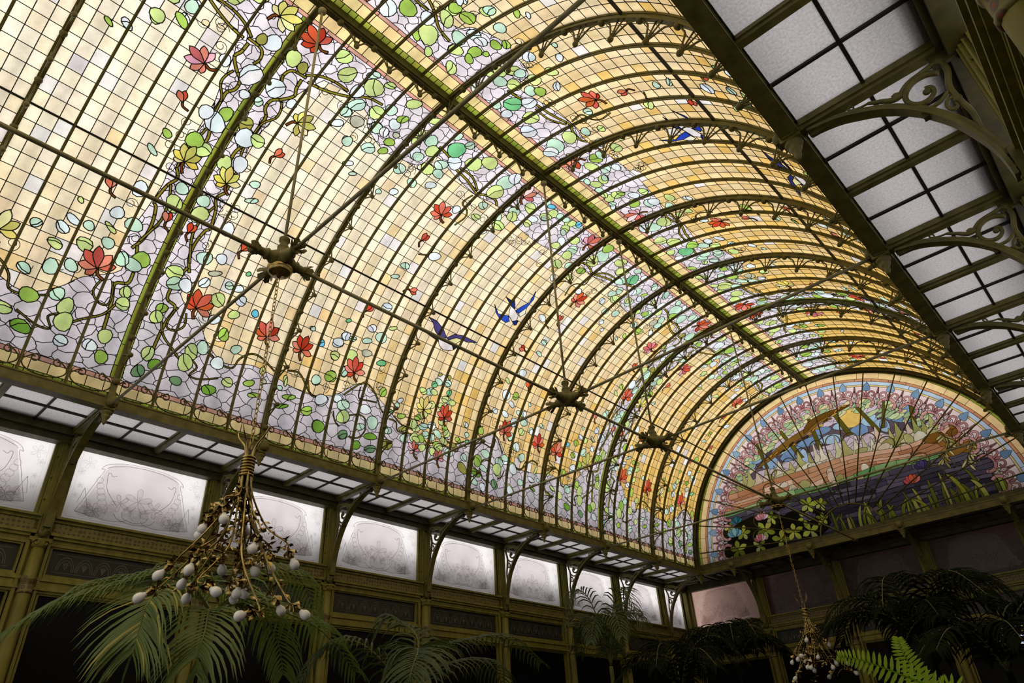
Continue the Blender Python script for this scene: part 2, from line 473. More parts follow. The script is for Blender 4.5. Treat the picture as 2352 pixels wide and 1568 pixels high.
# ------------------------------------------------------------------ the pattern of the vault glass (lengths along the hall and along the arch, in cm)
GF = 0.68
def gc(*c): return tuple(v * GF for v in lin(c))
PAL = {'l': gc(208, 228, 145), 'g': gc(165, 200, 90), 'd': gc(118, 165, 60), 'f': gc(120, 160, 115), 'm': gc(196, 228, 205), 'w': gc(228, 238, 242), 'o': gc(160, 158, 78),
       's': gc(196, 196, 172), 'b': gc(105, 190, 220), 'e': gc(120, 200, 140)}
LILAC = gc(234, 225, 232); VINE = gc(138, 126, 42); PINK = gc(212, 160, 142); STRIP = gc(150, 160, 60); BROWN = gc(120, 66, 28)
REDS = [gc(210, 86, 54), gc(218, 116, 90), gc(226, 138, 116), gc(198, 66, 42), gc(216, 100, 52), gc(206, 92, 76)]
YELS = [gc(232, 218, 120), gc(226, 208, 90), gc(238, 228, 170), gc(200, 190, 100)]
PNKS = [gc(236, 176, 190), gc(226, 140, 150), gc(214, 110, 110), gc(240, 200, 205)]
LEAVES = "l13,479,8,6,6,-9 o27,476,5,4,4,-6 w16,436,9,7,7,-11 m9,411,5,3,3,-5 w41,431,5,4,3,-6 o11,379,7,5,4,-8 w18,364,10,7,6,-10 l32,369,7,4,5,-8 l13,325,7,4,4,-8 w29,333,8,5,5,-9 m56,320,6,3,2,-4 m62,300,7,4,2,-3 m13,272,7,4,3,-7 l16,255,9,5,4,-9 w53,254,7,4,4,-8 w96,442,7,5,2,-4 m98,463,6,4,5,-7 m121,430,5,4,4,-6 m43,209,9,4,4,-8 w62,217,6,3,3,-7 s62,197,8,4,1,-3 l19,178,9,4,4,-9 m24,166,9,4,3,-7 w36,169,7,3,3,-8 w55,181,6,3,2,-6 m84,190,5,2,2,-5 w96,191,7,3,2,-4 l78,168,8,4,3,-8 w105,178,7,3,2,-6 e100,214,3,2,1,-3 g21,132,6,3,2,-6 l19,120,7,3,3,-8 l103,158,7,3,2,-5 w83,143,7,3,2,-6 b128,170,5,2,2,-5 g100,129,7,3,3,-8 m81,104,7,3,3,-8 l24,75,7,3,2,-8 l70,95,8,3,3,-10 m121,117,7,3,2,-6 d35,65,8,3,2,-7 l67,79,9,3,3,-10 w104,92,9,3,2,-8 f20,51,7,3,2,-7 f63,54,7,2,2,-6 l123,73,7,3,2,-6 d103,56,9,3,2,-7 l163,103,4,1,1,-5 g150,81,8,3,1,-4 s168,90,4,1,1,-3 g160,68,9,3,1,-3 m192,89,4,1,1,-3 l197,101,3,1,2,-7 g208,81,10,3,1,-4 d201,66,8,3,1,-3 m210,182,4,1,1,-3 b230,168,5,2,2,-5 w254,177,8,3,3,-6 w260,190,6,2,2,-5 l256,159,7,2,2,-6 g260,129,8,3,3,-8 m240,116,7,2,2,-7 m277,142,6,2,3,-7 w257,92,9,3,2,-8 w279,103,9,3,2,-6 m291,97,9,3,2,-7 g238,71,8,2,1,-6 d259,55,9,3,2,-9 l296,80,10,3,2,-9 f300,54,8,2,1,-7 m211,182,4,2,1,-3 b230,168,5,2,2,-5 e256,213,4,2,1,-3 w262,191,6,2,2,-6 w254,179,8,3,3,-6 m273,191,6,2,2,-4 w296,217,7,3,3,-6 m296,197,7,3,2,-4 m316,210,9,4,4,-8 l328,230,7,3,1,-3 w303,254,8,4,4,-7 m296,322,6,3,3,-4 m291,301,7,3,2,-3 w329,356,9,5,4,-5 l256,159,7,2,2,-6 l281,168,9,3,3,-8 s303,180,8,3,2,-5 e332,175,7,3,2,-4 g259,129,8,3,2,-7 m277,142,6,2,2,-7 m240,117,7,2,2,-7 g350,135,6,2,2,-7 w255,93,10,3,2,-8 w280,102,8,2,2,-6 m291,96,9,3,2,-7 l295,80,10,3,2,-9 d260,55,9,3,2,-8 w328,101,10,3,2,-7 m326,74,9,3,1,-5 m345,86,10,3,2,-10 f300,55,7,2,1,-7 d324,46,8,2,1,-7 d346,65,12,3,1,-5 f349,47,10,3,1,-5 w384,135,5,2,1,-4 m378,122,5,2,1,-4 e374,109,5,1,1,-3 g393,109,7,2,1,-4 m375,83,7,2,1,-6 o375,64,11,3,1,-8 m405,78,8,2,2,-7 o399,95,8,2,1,-4 w418,108,8,2,1,-5 g423,116,7,2,1,-5 l425,99,9,3,1,-5 m436,105,9,3,1,-5 m429,136,8,2,2,-6 l435,127,8,2,2,-6 l443,146,7,2,2,-6 m434,162,8,3,2,-6 l464,163,7,2,2,-5 m463,186,7,2,2,-5 e470,174,5,2,2,-5 l483,160,7,2,2,-5 o443,195,4,2,1,-3 w453,115,8,2,2,-6 m461,98,7,2,1,-6 g468,89,8,2,1,-6 l443,75,8,2,1,-6 l427,83,8,2,2,-7 l487,108,7,2,2,-7 l477,81,8,2,1,-5 l55,518,8,7,6,-8 l71,502,9,8,6,-9 m95,522,6,5,3,-4 l105,508,10,9,7,-9 l118,524,6,5,3,-4 w93,492,7,6,5,-7 m103,477,9,7,4,-6 m98,461,6,5,4,-6 w98,443,7,5,3,-4 s116,459,7,5,5,-7 l128,484,8,6,5,-7 m140,498,6,5,6,-7 w156,485,6,5,5,-7 g159,497,6,5,3,-4 l156,523,8,7,4,-5 m141,467,7,5,5,-7 w152,468,5,4,5,-6 s167,474,3,3,3,-3 g166,461,6,4,4,-5 m122,430,6,4,4,-6 m149,438,7,5,5,-6 g167,446,5,4,3,-4 m197,395,4,2,2,-3 m153,397,5,3,2,-2 w140,406,6,4,2,-3 w215,406,6,4,3,-4 l193,522,7,6,4,-4 l193,484,6,5,5,-6 l191,497,3,3,4,-5 m209,496,7,6,6,-7 w203,469,6,5,6,-8 l220,485,7,6,6,-7 m210,467,6,5,5,-6 m201,438,7,5,5,-6 m243,476,7,6,5,-6 l232,460,7,5,6,-7 m249,463,6,4,5,-6 m228,431,6,4,5,-6 w252,443,7,5,3,-4 w256,490,8,6,7,-8 e244,507,9,8,8,-9 m253,524,5,5,5,-5 m231,524,5,5,4,-5 l278,505,9,7,8,-9 l294,521,8,7,8,-8 m336,511,10,9,9,-9 w341,525,7,6,7,-7 l336,490,10,8,8,-8 m338,462,6,4,5,-5 l342,441,6,4,4,-4 m368,461,6,4,6,-6 w309,434,5,4,4,-5 m387,484,7,5,7,-7 l387,474,7,5,6,-6 l401,502,7,5,8,-7 l383,451,8,5,6,-6 w371,430,6,4,3,-4 w418,490,8,6,5,-5 l419,476,6,4,5,-5 l434,519,6,5,7,-6 m416,526,3,3,7,-6 b482,527,4,3,5,-4 l473,506,6,5,7,-6 m460,521,5,4,5,-4 m430,501,5,4,4,-3"
LV = []
for t in LEAVES.split():
    a = [int(x) / 100 for x in t[1:].split(',')]; LV.append((t[0], a))
VINES = [(v, w) for v, w in (
 ([(355, 474), (345, 480), (327, 477), (316, 472), (288, 480), (262, 484), (242, 493), (223, 496)], 3.2), ([(313, 476), (292, 488), (268, 489)], 2.6),
 ([(35, 471), (48, 480), (65, 485), (84, 485)], 3.0), ([(41, 465), (60, 468), (87, 479), (107, 493), (127, 497)], 3.0), ([(37, 468), (20, 466), (15, 455), (18, 446)], 3.0),
 ([(34, 463), (35, 450), (38, 441), (29, 429), (20, 421), (19, 409), (25, 400), (25, 389), (25, 375), (22, 359), (17, 344), (17, 333)], 3.4),
 ([(31, 426), (35, 416), (35, 405), (26, 391), (24, 373), (23, 350), (30, 322), (30, 293)], 2.4),
 ([(30, 293), (24, 282), (30, 269), (34, 246), (30, 240), (26, 221), (27, 201), (34, 185)], 3.2), ([(27, 272), (21, 255), (19, 240), (20, 224), (30, 196)], 2.6),
 ([(30, 190), (24, 172), (22, 159), (23, 145), (35, 139), (31, 119), (29, 99), (28, 83)], 3.2), ([(49, 137), (52, 122), (43, 112), (33, 114), (34, 130), (38, 140)], 1.8),
 ([(26, 117), (34, 101), (51, 88), (60, 80)], 2.2), ([(92, 99), (110, 92), (124, 93), (129, 107), (142, 119), (158, 118), (178, 108)], 1.8), ([(74, 85), (82, 78), (76, 66), (89, 65), (110, 74)], 1.6),
 ([(196, 115), (214, 117), (234, 98), (250, 92)], 1.8), ([(229, 111), (238, 94), (255, 96)], 1.6), ([(288, 111), (301, 126), (309, 134), (321, 138), (338, 129), (352, 112), (359, 106)], 1.8),
 ([(311, 130), (313, 114), (329, 115), (344, 117)], 1.4), ([(278, 83), (283, 71), (292, 65)], 1.4), ([(301, 83), (317, 90), (331, 88), (335, 71), (325, 57), (310, 55)], 1.6),
 ([(372, 100), (386, 99), (392, 87), (415, 89), (440, 89), (461, 78)], 1.8), ([(475, 99), (488, 98), (508, 98), (526, 107)], 1.6),
 ([(324, 413), (329, 431), (323, 442), (309, 448), (313, 466)], 1.8), ([(304, 347), (319, 355), (319, 375), (318, 406)], 1.5))]
# flowers: bay, degrees, size, direction, palette
FLOW = [(0.131, 82.3, .155, 150, 'r'), (0.331, 66.8, .14, 20, 'p'), (0.143, 49.0, .14, 100, 'r'), (0.318, 23.9, .16, 70, 'r'), (0.847, 23.8, .15, 95, 'r'), (1.134, 23.9, .14, 80, 'r'),
        (1.63, 66.8, .14, 120, 'r'), (1.622, 23.7, .15, 100, 'r'), (2.62, 21.5, .14, 90, 'r'), (2.071, 82.2, .15, 100, 'p'), (2.362, 10.7, .10, 100, 'p')]
BUDS = [(0.32, 58.5, 60), (0.075, 36.9, 80), (0.438, 38.2, 70), (1.519, 38.1, 60), (1.786, 47.2, 10), (1.632, 59.1, 75)]
BIRD1 = {'wing': [(376, 270), (393, 270), (411, 263), (424, 253), (412, 248), (398, 255), (388, 265)], 'wing2': [(424, 253), (435, 264), (452, 268), (469, 268), (483, 268), (463, 261), (453, 261), (441, 260), (429, 251)],
  'pale': [(429, 251), (441, 260), (453, 261), (444, 249), (440, 246)], 'body': [(409, 247), (424, 248), (440, 246), (446, 240), (439, 236), (427, 233), (417, 237)], 'head': [(440, 246), (445, 250), (450, 246), (446, 240)],
  'tail': [(378, 247), (393, 249), (409, 247), (413, 242), (398, 244)]}
BIRD2 = {'wing': [(473, 338), (490, 327), (511, 332), (519, 325), (514, 320), (498, 321), (485, 327)], 'wing2': [(526, 392), (534, 378), (533, 360), (526, 344), (517, 346), (523, 358), (531, 370), (528, 383)],
  'pale': [(526, 344), (533, 360), (538, 349), (533, 340)], 'body': [(504, 349), (514, 347), (528, 341), (531, 332), (524, 327), (511, 333), (505, 343)], 'head': [(524, 327), (531, 332), (535, 332), (536, 325), (532, 323)],
  'tail': [(483, 358), (498, 357), (501, 362), (509, 354), (514, 347), (504, 349), (497, 352)]}
SD = RG * pi / 180                         # metres of arch per degree
LOWB = [(0.30, 77.0), (0.262, 74.6), (0.214, 70.7), (0.18, 63.8), (0.15, 58), (0.184, 52.2), (0.202, 46.3), (0.192, 43.1), (0.211, 37.2), (0.251, 29.5), (0.19, 25.2), (0.372, 21.3), (0.463, 18.1), (0.624, 15.3),
        (0.835, 16.9), (1.265, 15.1), (1.513, 17.1), (1.70, 21.7), (1.869, 20.5), (2.294, 14.3), (2.5, 13.2)]
UPB = [(0.30, 77.0), (0.471, 77.7), (0.666, 76.5), (0.727, 74.1), (0.917, 71.9), (1.017, 72.3), (1.207, 73.6), (1.257, 77.6), (1.489, 76.4), (1.746, 75.5), (1.958, 76.3), (2.2, 75), (2.5, 74.3)]
lowc = crom([(u * D, v * SD) for u, v in LOWB], 4); upc = crom([(u * D, v * SD) for u, v in UPB], 4)
half = [tuple(p) for p in lowc]; halfu = [tuple(p) for p in upc][1:]
M5 = lambda P: [(5 * D - a, b) for a, b in P]
YELLOW = np.array(half + M5(half)[::-1][1:] + M5(halfu)[1:] + halfu[::-1][1:])

def images(u):
    """the pattern repeats as mirror images: position and direction of each image"""
    return ((u, 1), (-u, -1), (5 * D - u, -1), (5 * D + u, 1), (10 * D - u, -1))
def yellow_polys():
    A = YELLOW
    return [A, np.column_stack((-A[:, 0], A[:, 1])), np.column_stack((10 * D - A[:, 0], A[:, 1]))]
YP = yellow_polys()
def petal(c, ang, ln, wd, bulge=0.55, n=3):
    d = np.array((cos(ang), sin(ang))); e = np.array((-d[1], d[0])); c = np.array(c)
    side = [(0.0, 0.06), (0.25, 0.30), (bulge, 0.5), (0.82, 0.36), (1.0, 0.03)]
    pts = [c + d * t * ln + e * w * wd for t, w in side] + [c + d * t * ln - e * w * wd for t, w in side[::-1]]
    return [tuple(p) for p in crom(pts, 2, True)]
def blob(c, p1, p2, rnd, n=11, k=0.10):
    ph = rnd.uniform(0, 6.28); out = []
    f1, f2 = rnd.uniform(0, 6.28), rnd.uniform(0, 6.28)
    for i in range(n):
        t = 2 * pi * i / n + ph
        r = 1 + k * sin(2 * t + f1) * 0.7 + k * sin(3 * t + f2) * 0.6
        out.append((c[0] + (p1[0] * cos(t) + p2[0] * sin(t)) * r, c[1] + (p1[1] * cos(t) + p2[1] * sin(t)) * r))
    return out
def ribbon_poly(pts, w, n=4):
    P = [np.array(p) for p in crom(pts, n)]; L_, R_ = [], []
    for i, p in enumerate(P):
        t = P[min(i + 1, len(P) - 1)] - P[max(i - 1, 0)]; t = t / max(1e-9, hypot(*t)); e = np.array((-t[1], t[0])) * w / 2
        L_.append(tuple(p + e)); R_.append(tuple(p - e))
    return L_, R_

def vault_bay(k, side, detail=True):
    rnd = random.Random(100 * k + (7 if side > 0 else 3))
    u0, u1 = k * D, (k + 1) * D; s1 = 90 * SD
    L = Leaded([(u0, 0), (u1, 0), (u1, s1), (u0, s1)])
    # ground lines: bars cut every strip, thin leads every third of it, rows along the arch
    v_base, v_low, v_up = [1.2, 2.6, 4.6, 5.5], 5.5, 85.0
    for v in (2.6, 4.6, 5.5, 85.0, 85.8, 88.1): L.line([(u0, v * SD), (u1, v * SD)], 3)
    nb = 12
    for i in range(1, nb):
        u = u0 + D * i / nb
        if i % 3 == 0: L.line([(u, 0), (u, s1)], 3)
        else: L.line([(u, v_low * SD), (u, v_up * SD)], 0)
    v = 45.4 - 14 * 2.73
    while v < v_up:
        L.line([(u0, v * SD), (u1, v * SD)], 0); v += 2.73
    for i in range(1, 21):                                                    # courses of the borders
        u = u0 + D * i / 20
        if i % 2 == 1: L.line([(u, 2.6 * SD), (u, 4.6 * SD)], 3)
        L.line([(u - 0.03, 0), (u - 0.03, 2.6 * SD)], 3)
        L.line([(u, 88.1 * SD), (u, s1)], 3)
        if i % 2 == 0: L.line([(u - 0.04, 85.8 * SD), (u - 0.04, 88.1 * SD)], 3)
        if i % 3 == 0: L.line([(u - 0.02, 4.6 * SD), (u - 0.02, 5.5 * SD)], 3); L.line([(u - 0.03, 85 * SD), (u - 0.03, 85.8 * SD)], 3)
    green = [uu for uu in (0.0, 5 * D) if uu in (u0, u1) or abs(uu - u0) < 1e-6 or abs(uu - u1) < 1e-6]
    for uu in green:                                                          # green glass beside the two planted ribs
        d_ = 1 if abs(uu - u0) < 1e-6 else -1
        L.line([(uu + d_ * 0.06, 5.5 * SD), (uu + d_ * 0.06, 85 * SD)], 4)
        v = 8.0
        while v < 85: L.line([(uu, v * SD), (uu + d_ * 0.06, v * SD)], 4); v += 4.2
    # edge between the amber and the lilac glass
    for A in YP: L.line([tuple(p) for p in A] + [tuple(A[0])], 2)
    # crackle of the lilac glass
    seeds = []
    s = 5.0
    rows = 0
    cell = 0.15
    y = 5.0 * SD
    while y < 86 * SD:
        rows += 1; x = u0 - 0.3 + (rows % 2) * cell * 0.6
        wide = 1.35 if y < 24 * SD else 1.0
        while x < u1 + 0.3:
            p = (x + rnd.uniform(-.06, .06), y + rnd.uniform(-.05, .05))
            if not (22 * SD < y < 70 * SD) or min(abs(x - q) for q in (-5 * D, 0, 5 * D)) < 0.62: seeds.append(p)
            x += cell * wide
        y += 0.125
    for e in voronoi_edges(seeds, 1.0, 0.8, 0.28, rnd): L.line(e, 1)
    near = lambda u, m=0.35: u0 - m < u < u1 + m
    # vines
    for pts, w in VINES:
        for im in range(5):
            P = [(images(a / 100)[im][0], b / 100) for a, b in pts]
            if not any(near(p[0], 0.1) for p in P): continue
            l_, r_ = ribbon_poly(P, w / 100)
            i = L.shape(l_ + r_[::-1], VINE, 0.18)
            for j in range(3, len(l_) - 1, 5): L.line([l_[j], r_[j]], 10 + i)
    # leaves
    ring = 0
    for co, a in LV:
        for c0, d_ in images(a[0]):
            if not near(c0, 0.2): continue
            j = rnd.uniform(0.92, 1.06); dx, dy = (0, 0) if side < 0 and 0 <= k <= 1 else (rnd.uniform(-.03, .03), rnd.uniform(-.03, .03))
            c = (c0 + dx, a[1] + dy); p1 = (a[2] * j * d_, a[3] * j); p2 = (a[4] * j * d_, a[5] * j)
            cc = co if side < 0 and 0 <= k <= 2 else rnd.choice((co, co, co, 'l', 'g', 'm', 'w'))
            col = PAL[cc]
            B_ = blob(c, p1, p2, rnd)
            sz = hypot(*p1) * hypot(*p2)
            if sz > 0.0022 and rnd.random() < 0.45:
                n = len(B_); h = rnd.randrange(n)
                A1, A2 = B_[h], B_[(h + n // 2) % n]
                m = ((A1[0] + A2[0]) / 2 + (A2[1] - A1[1]) * .12, (A1[1] + A2[1]) / 2 - (A2[0] - A1[0]) * .12)
                L.shape(B_, col, 0.16, line=[A1, m, A2])
            else: L.shape(B_, col, 0.05)
    # flowers and buds
    for fu, fv, sz, dr, kind in FLOW:
        for c0, d_ in images(fu * D):
            if not near(c0, 0.25): continue
            pal = {'r': REDS, 'p': PNKS + REDS[:3], 'y': YELS}[kind]
            if rnd.random() < 0.15: pal = YELS
            c = (c0, fv * SD); base = radians(dr) if d_ > 0 else pi - radians(dr)
            st = [(c[0] - cos(base) * 0.02, c[1] - sin(base) * 0.02)]
            q = base + pi
            st += [(st[0][0] + cos(q) * .06 + .01, st[0][1] + sin(q) * .06), (st[0][0] + cos(q + .5) * .13, st[0][1] + sin(q + .5) * .13)]
            l_, r_ = ribbon_poly(st, 0.03); L.shape(l_ + r_[::-1], BROWN, 0.1)
            for o, ln, w in ((-1.5, 1.0, .46), (2.1, .75, .42), (-.72, 1.12, .5), (1.35, 1.0, .5), (.62, 1.22, .54), (-.05, 1.3, .54)):
                L.shape(petal(c, base + o + rnd.uniform(-.1, .1), sz * ln * 1.18, sz * w * 1.3), rnd.choice(pal), 0.2)
    for fu, fv, dr in BUDS:
        for c0, d_ in images(fu * D):
            if not near(c0, 0.2): continue
            c = (c0, fv * SD); base = radians(dr) if d_ > 0 else pi - radians(dr); q = base + pi
            st = [c, (c[0] + cos(q) * .05, c[1] + sin(q) * .05), (c[0] + cos(q + .5) * .11, c[1] + sin(q + .5) * .11)]
            l_, r_ = ribbon_poly(st, 0.022); L.shape(l_ + r_[::-1], BROWN, 0.1)
            for o in (-.28, .28): L.shape(petal(c, base + o, .13, .075), rnd.choice(REDS), 0.1)
    # swallows
    for b, cols, du, dv, flip, sd in ((BIRD1, (gc(74, 66, 120), gc(232, 224, 226), gc(230, 222, 160), gc(30, 28, 50)), 0, 0, 1, -1), (BIRD2, (gc(46, 78, 190), gc(236, 230, 232), gc(222, 224, 200), gc(30, 44, 110)), 0, 0, 1, -1),
                                      (BIRD2, (gc(40, 66, 180), gc(236, 230, 232), gc(222, 224, 200), gc(26, 36, 90)), -130, -5, 1, 1), (BIRD1, (gc(52, 50, 100), gc(232, 224, 226), gc(230, 222, 160), gc(26, 26, 44)), 42, -22, 1, 1)):
        if sd != side: continue
        if not near((b['body'][0][0] + du) / 100, 0.6): continue
        for part, ci in (('tail', 3), ('wing', 0), ('wing2', 0), ('pale', 2), ('body', 1), ('head', 3)):
            L.shape([((x + du) / 100, (y_ + dv) / 100) for x, y_ in b[part]], cols[ci], 0.05)
    # tendrils
    edge = [tuple(p) for A in YP for p in A if near(p[0], 0.0) and 8 * SD < p[1] < 82 * SD]
    for _ in range(26 if detail else 0):
        if not edge: break
        p = rnd.choice(edge); out = 1 if p[1] < 45 * SD else -1
        x, y_ = p[0] + rnd.uniform(-.1, .1), p[1] + out * rnd.uniform(0, .30); a = rnd.uniform(0, 6.28); pts = [(x, y_)]; cv = rnd.choice((-1, 1))
        for i in range(14):
            a += cv * (0.25 + 0.045 * i); x += cos(a) * .028; y_ += sin(a) * .028; pts.append((x, y_))
        L.line(pts, 5)
    def zone(P):
        z = np.zeros(len(P), bool)
        for A in YP: z |= inside(A, P)
        return z
    def ingreen(P):
        z = np.zeros(len(P), bool)
        for uu in green: z |= np.abs(P[:, 0] - uu) < 0.0599
        return z & (P[:, 1] > 5.5 * SD) & (P[:, 1] < 85 * SD)
    def visible(lay, mid):
        body = (mid[:, 1] > 5.5 * SD + 1e-5) & (mid[:, 1] < 85 * SD - 1e-5)
        yz = zone(mid); gr = ingreen(mid)
        return (lay == -1) | (lay == 3) | ((lay == 4) & body) | ((lay == 0) & body & yz & ~gr) | ((lay == 1) & body & ~yz & ~gr) | ((lay == 2) & body & ~gr) | ((lay == 5) & body & ~gr)
    def colour(p):
        u, v = p[0] / D, p[1] / SD
        if v < 2.6 or v > 88.1: return STRIP, 0.28
        if v < 4.6 or v > 85.8: return gc(246, 220, 156), 0.08
        if v < 5.5 or v > 85.0: return PINK, 0.12
        if ingreen(np.array([p]))[0]: return STRIP, 0.22
        if not zone(np.array([p]))[0]: return (tuple(c_ * (1.0 - .16 * max(0, min(1, (30 - v) / 20)) - .12 * max(0, min(1, (u - 1) / 5))) for c_ in LILAC)), 0.035  # weaker light at the foot and far end put into the lilac
        # amber glass: creamier towards the crown and the near bays, deeper below and far off, in part the dimmer light there put into the tint
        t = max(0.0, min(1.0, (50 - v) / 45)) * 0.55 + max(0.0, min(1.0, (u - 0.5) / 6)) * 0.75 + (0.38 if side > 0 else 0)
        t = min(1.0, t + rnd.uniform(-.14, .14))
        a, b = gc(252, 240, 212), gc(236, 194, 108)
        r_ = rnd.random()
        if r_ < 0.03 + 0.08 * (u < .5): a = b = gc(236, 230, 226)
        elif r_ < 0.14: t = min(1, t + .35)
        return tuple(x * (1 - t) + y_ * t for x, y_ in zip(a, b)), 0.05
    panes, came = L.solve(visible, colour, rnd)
    sgn = 1 if side < 0 else -1
    def mp(a, b, h):
        th = b / RG; r = RG - h
        return Vector((-r * cos(th) * sgn, a, ZB + r * sin(th)))
    sd = 'clerestory' if side < 0 else 'near'
    root = thing('ceiling', f"stained glass vault bay on the {'long window wall side' if side < 0 else 'bracket side above the white panes'}, {ORD[6 - k]} from the lunette", 'glass vault', kind='structure', group='stained glass bays of the vault')
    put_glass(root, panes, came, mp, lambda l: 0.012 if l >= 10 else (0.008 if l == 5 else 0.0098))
    # glazing bars along the arch and the purlins between them
    for j in (1, 2, 3):
        mb = MB(); y = u0 + D * j / 4
        path = [(VP(y, a, RG + 0.005), Vector((cos(radians(a)), 0, -sin(radians(a)))), Vector((0, 1, 0))) for a in np.linspace(0, 90, 37)]
        mb.strip(path, [(0, -.014), (0, .014), (.026, .014), (.026, .007), (.05, .007), (.05, -.007), (.026, -.007), (.026, -.014)])
        mb.build('glazing_bar', M_IRON, root, mp=(lambda p: (-p[0], p[1], p[2])) if side > 0 else None)
    mb = MB()
    for v in (45.4,):
        c = VP(0, v, RG - .012)
        t = Vector((sin(radians(v)), 0, cos(radians(v)))) * .012; n = Vector((cos(radians(v)), 0, -sin(radians(v)))) * .018
        mb.add([c + Vector((0, y, 0)) + s1_ * t + s2_ * n for y in (u0, u1) for s1_, s2_ in ((-1, -1), (1, -1), (1, 1), (-1, 1))], [(0, 1, 2, 3), (4, 7, 6, 5), (0, 4, 5, 1), (1, 5, 6, 2), (2, 6, 7, 3), (3, 7, 4, 0)])
    mb.build('purlin', M_LEAD, root, mp=(lambda p: (-p[0], p[1], p[2])) if side > 0 else None)
    # rafters of the outer roof above the glass
    mb = MB()
    for j in range(4):
        y = u0 + D * (j + .55) / 4
        path = [(VP(y, a, RG + .16), Vector((cos(radians(a)), 0, -sin(radians(a)))), Vector((0, 1, 0))) for a in np.linspace(3, 90, 13)]
        mb.strip(path, [(0, -.036), (0, .036), (.06, .036), (.06, -.036)])
    mb.build('outer_rafters', M_ROOF, root, mp=(lambda p: (-p[0], p[1], p[2])) if side > 0 else None)['kind'] = 'stuff'

for k in range(-2, 7): vault_bay(k, -1)
for k in range(0, 7): vault_bay(k, 1)
# bays behind the camera: plain amber glass
for k in range(K0, 0):
    for side in (-1, 1):
        if side < 0 and k >= -2: continue
        mb = MB(); A = np.linspace(0, 90, 13) if side < 0 else np.linspace(90, 180, 13); vs = []
        for a in A:
            for y in (k * D, (k + 1) * D): vs.append(VP(y, a, RG))
        me = mb.add(vs, [(2 * i, 2 * i + 1, 2 * i + 3, 2 * i + 2) for i in range(12)]).mesh('vault_glass', M_GLASS)
        at = me.attributes.new('glass_colour', 'FLOAT_COLOR', 'FACE'); at.data.foreach_set('color', [v for _ in range(12) for v in (*gc(240, 216, 170), 1)])
        o = link('ceiling', me); tag(o, f"plain amber vault glass behind the viewer, {'window wall' if side < 0 else 'bracket wall'} side, bay {ORD[k + 3]}", 'glass vault', kind='structure', group='stained glass bays of the vault')

# ------------------------------------------------------------------ iron ribs, ridge and eaves
def arch_frames(y, r, a0=0, a1=180, n=61):
    return [(VP(y, a, r), Vector((cos(radians(a)), 0, -sin(radians(a)))), Vector((0, 1, 0))) for a in np.linspace(a0, a1, n)]
# one pendant of the cresting: a ball on splayed rods; local x along the rib, z away from the rib (down), y across
def fan_mesh(name, span, drop, ball):
    mb = MB()
    mb.ball((0, 0, drop), ball, 8, 6, sq=1.25)
    mb.lathe([(ball * .5, 0), (ball * .75, .012), (ball * .4, .03)], (0, 0, drop - ball * 2.1), n=8)
    for sg in (-1, 1):
        P = crom([(sg * .006, 0, drop - .01), (sg * span * .22, 0, drop * .62), (sg * span * .45, 0, drop * .25), (sg * span * .72, 0, .03), (sg * span, 0, .0)], 4)
        mb.tube([tuple(p) for p in P], .0105, 5)
        mb.tube([(sg * .004, sg * .004, drop), (sg * span * .2, sg * .012, 0)], .009, 5)
    return mb.mesh(name, M_IRON)
FAN = fan_mesh('pendant_fan', .27, .215, .031)
FANR = fan_mesh('ridge_fan', .22, .19, .033)
BOSS = MB().lathe([(.036, -.004), (.040, .012), (.034, .030), (.018, .042), (0, .046)], n=10).mesh('rosette', M_IRON)
RIVET = MB().lathe([(.014, 0), (.012, .007), (.005, .011), (0, .012)], n=8).mesh('rivet', M_IRON)
RIBW = {0: ', its feet between green glass', 5: ' flanked by green glass towards the lunette'}
for k in range(-1, 8):
    y = k * D
    lab = f"arched olive iron vault rib, {ORD[7 - k]} from the lunette wall"
    t = thing('vault_rib', lab, 'vault rib', (0, y, ZB), 'arched ribs of the glass vault')
    mb = MB()
    wd_ = .03 if k < 7 else .05
    fr = [(o - Vector((0, y, ZB)), a, b) for o, a, b in arch_frames(y, RG + .03, 0.6, 179.4, 73)]
    mb.strip(fr, [(0, -wd_ * .7), (0, wd_ * .7), (.05, wd_ * .7), (.05, wd_ * .4), (.085, wd_ * .4), (.085, wd_), (.105, wd_), (.105, -wd_), (.085, -wd_), (.085, -wd_ * .4), (.05, -wd_ * .4), (.05, -wd_ * .7)])
    mb.build('rib_bar', M_IRON if k < 7 else M_IRON2, t)
    r0 = RG + .03 - .105
    if k == 7: continue
    def frame(a, r):
        X = Vector((sin(radians(a)), 0, cos(radians(a)))); Zd = Vector((cos(radians(a)), 0, -sin(radians(a))))
        m = Matrix((X, Zd.cross(X), Zd)).transposed().to_4x4(); m.translation = VP(0, a, r) - Vector((0, 0, ZB)); return m
    for i in range(20):
        a = 4.5 + 9 * i
        if k < 0 and a > 100: continue
        o = link('rosette', BOSS, t); o.matrix_local = frame(a, r0)
    for i in range(1, 20):
        a = 9.0 * i
        if k < 0 and a > 100: continue
        if i == 10 and k in (0, 2, 3, 5): continue                # the hanger rod takes this place
        o = link('pendant_fan', FAN, t); o.matrix_local = frame(a, r0 + .004)
# ridge beam with its hanging fans
t = thing('ridge_beam', 'dark iron ridge beam along the crown of the vault with hanging fans', 'ridge beam', (0, 0, ZB + R))
MB().box((-.045, K0 * D, -.07), (.045, YE, .12)).box((-.03, K0 * D, -.10), (.03, YE, -.07)).build('beam', M_IRON2, t)
for i in range(-4, 28):
    y = i * D / 4
    if i % 4 == 0: continue
    o = link('hanging_fan', FANR, t); o.matrix_local = Matrix.Translation((0, y, -.10)) @ Matrix.Rotation(pi, 4, 'X') @ Matrix.Rotation(pi / 2, 4, 'Z')
for i in range(-4, 28):
    o = link('rosette', BOSS, t); o.matrix_local = Matrix.Translation((0, (i + .5) * D / 4, -.10)) @ Matrix.Rotation(pi, 4, 'X')
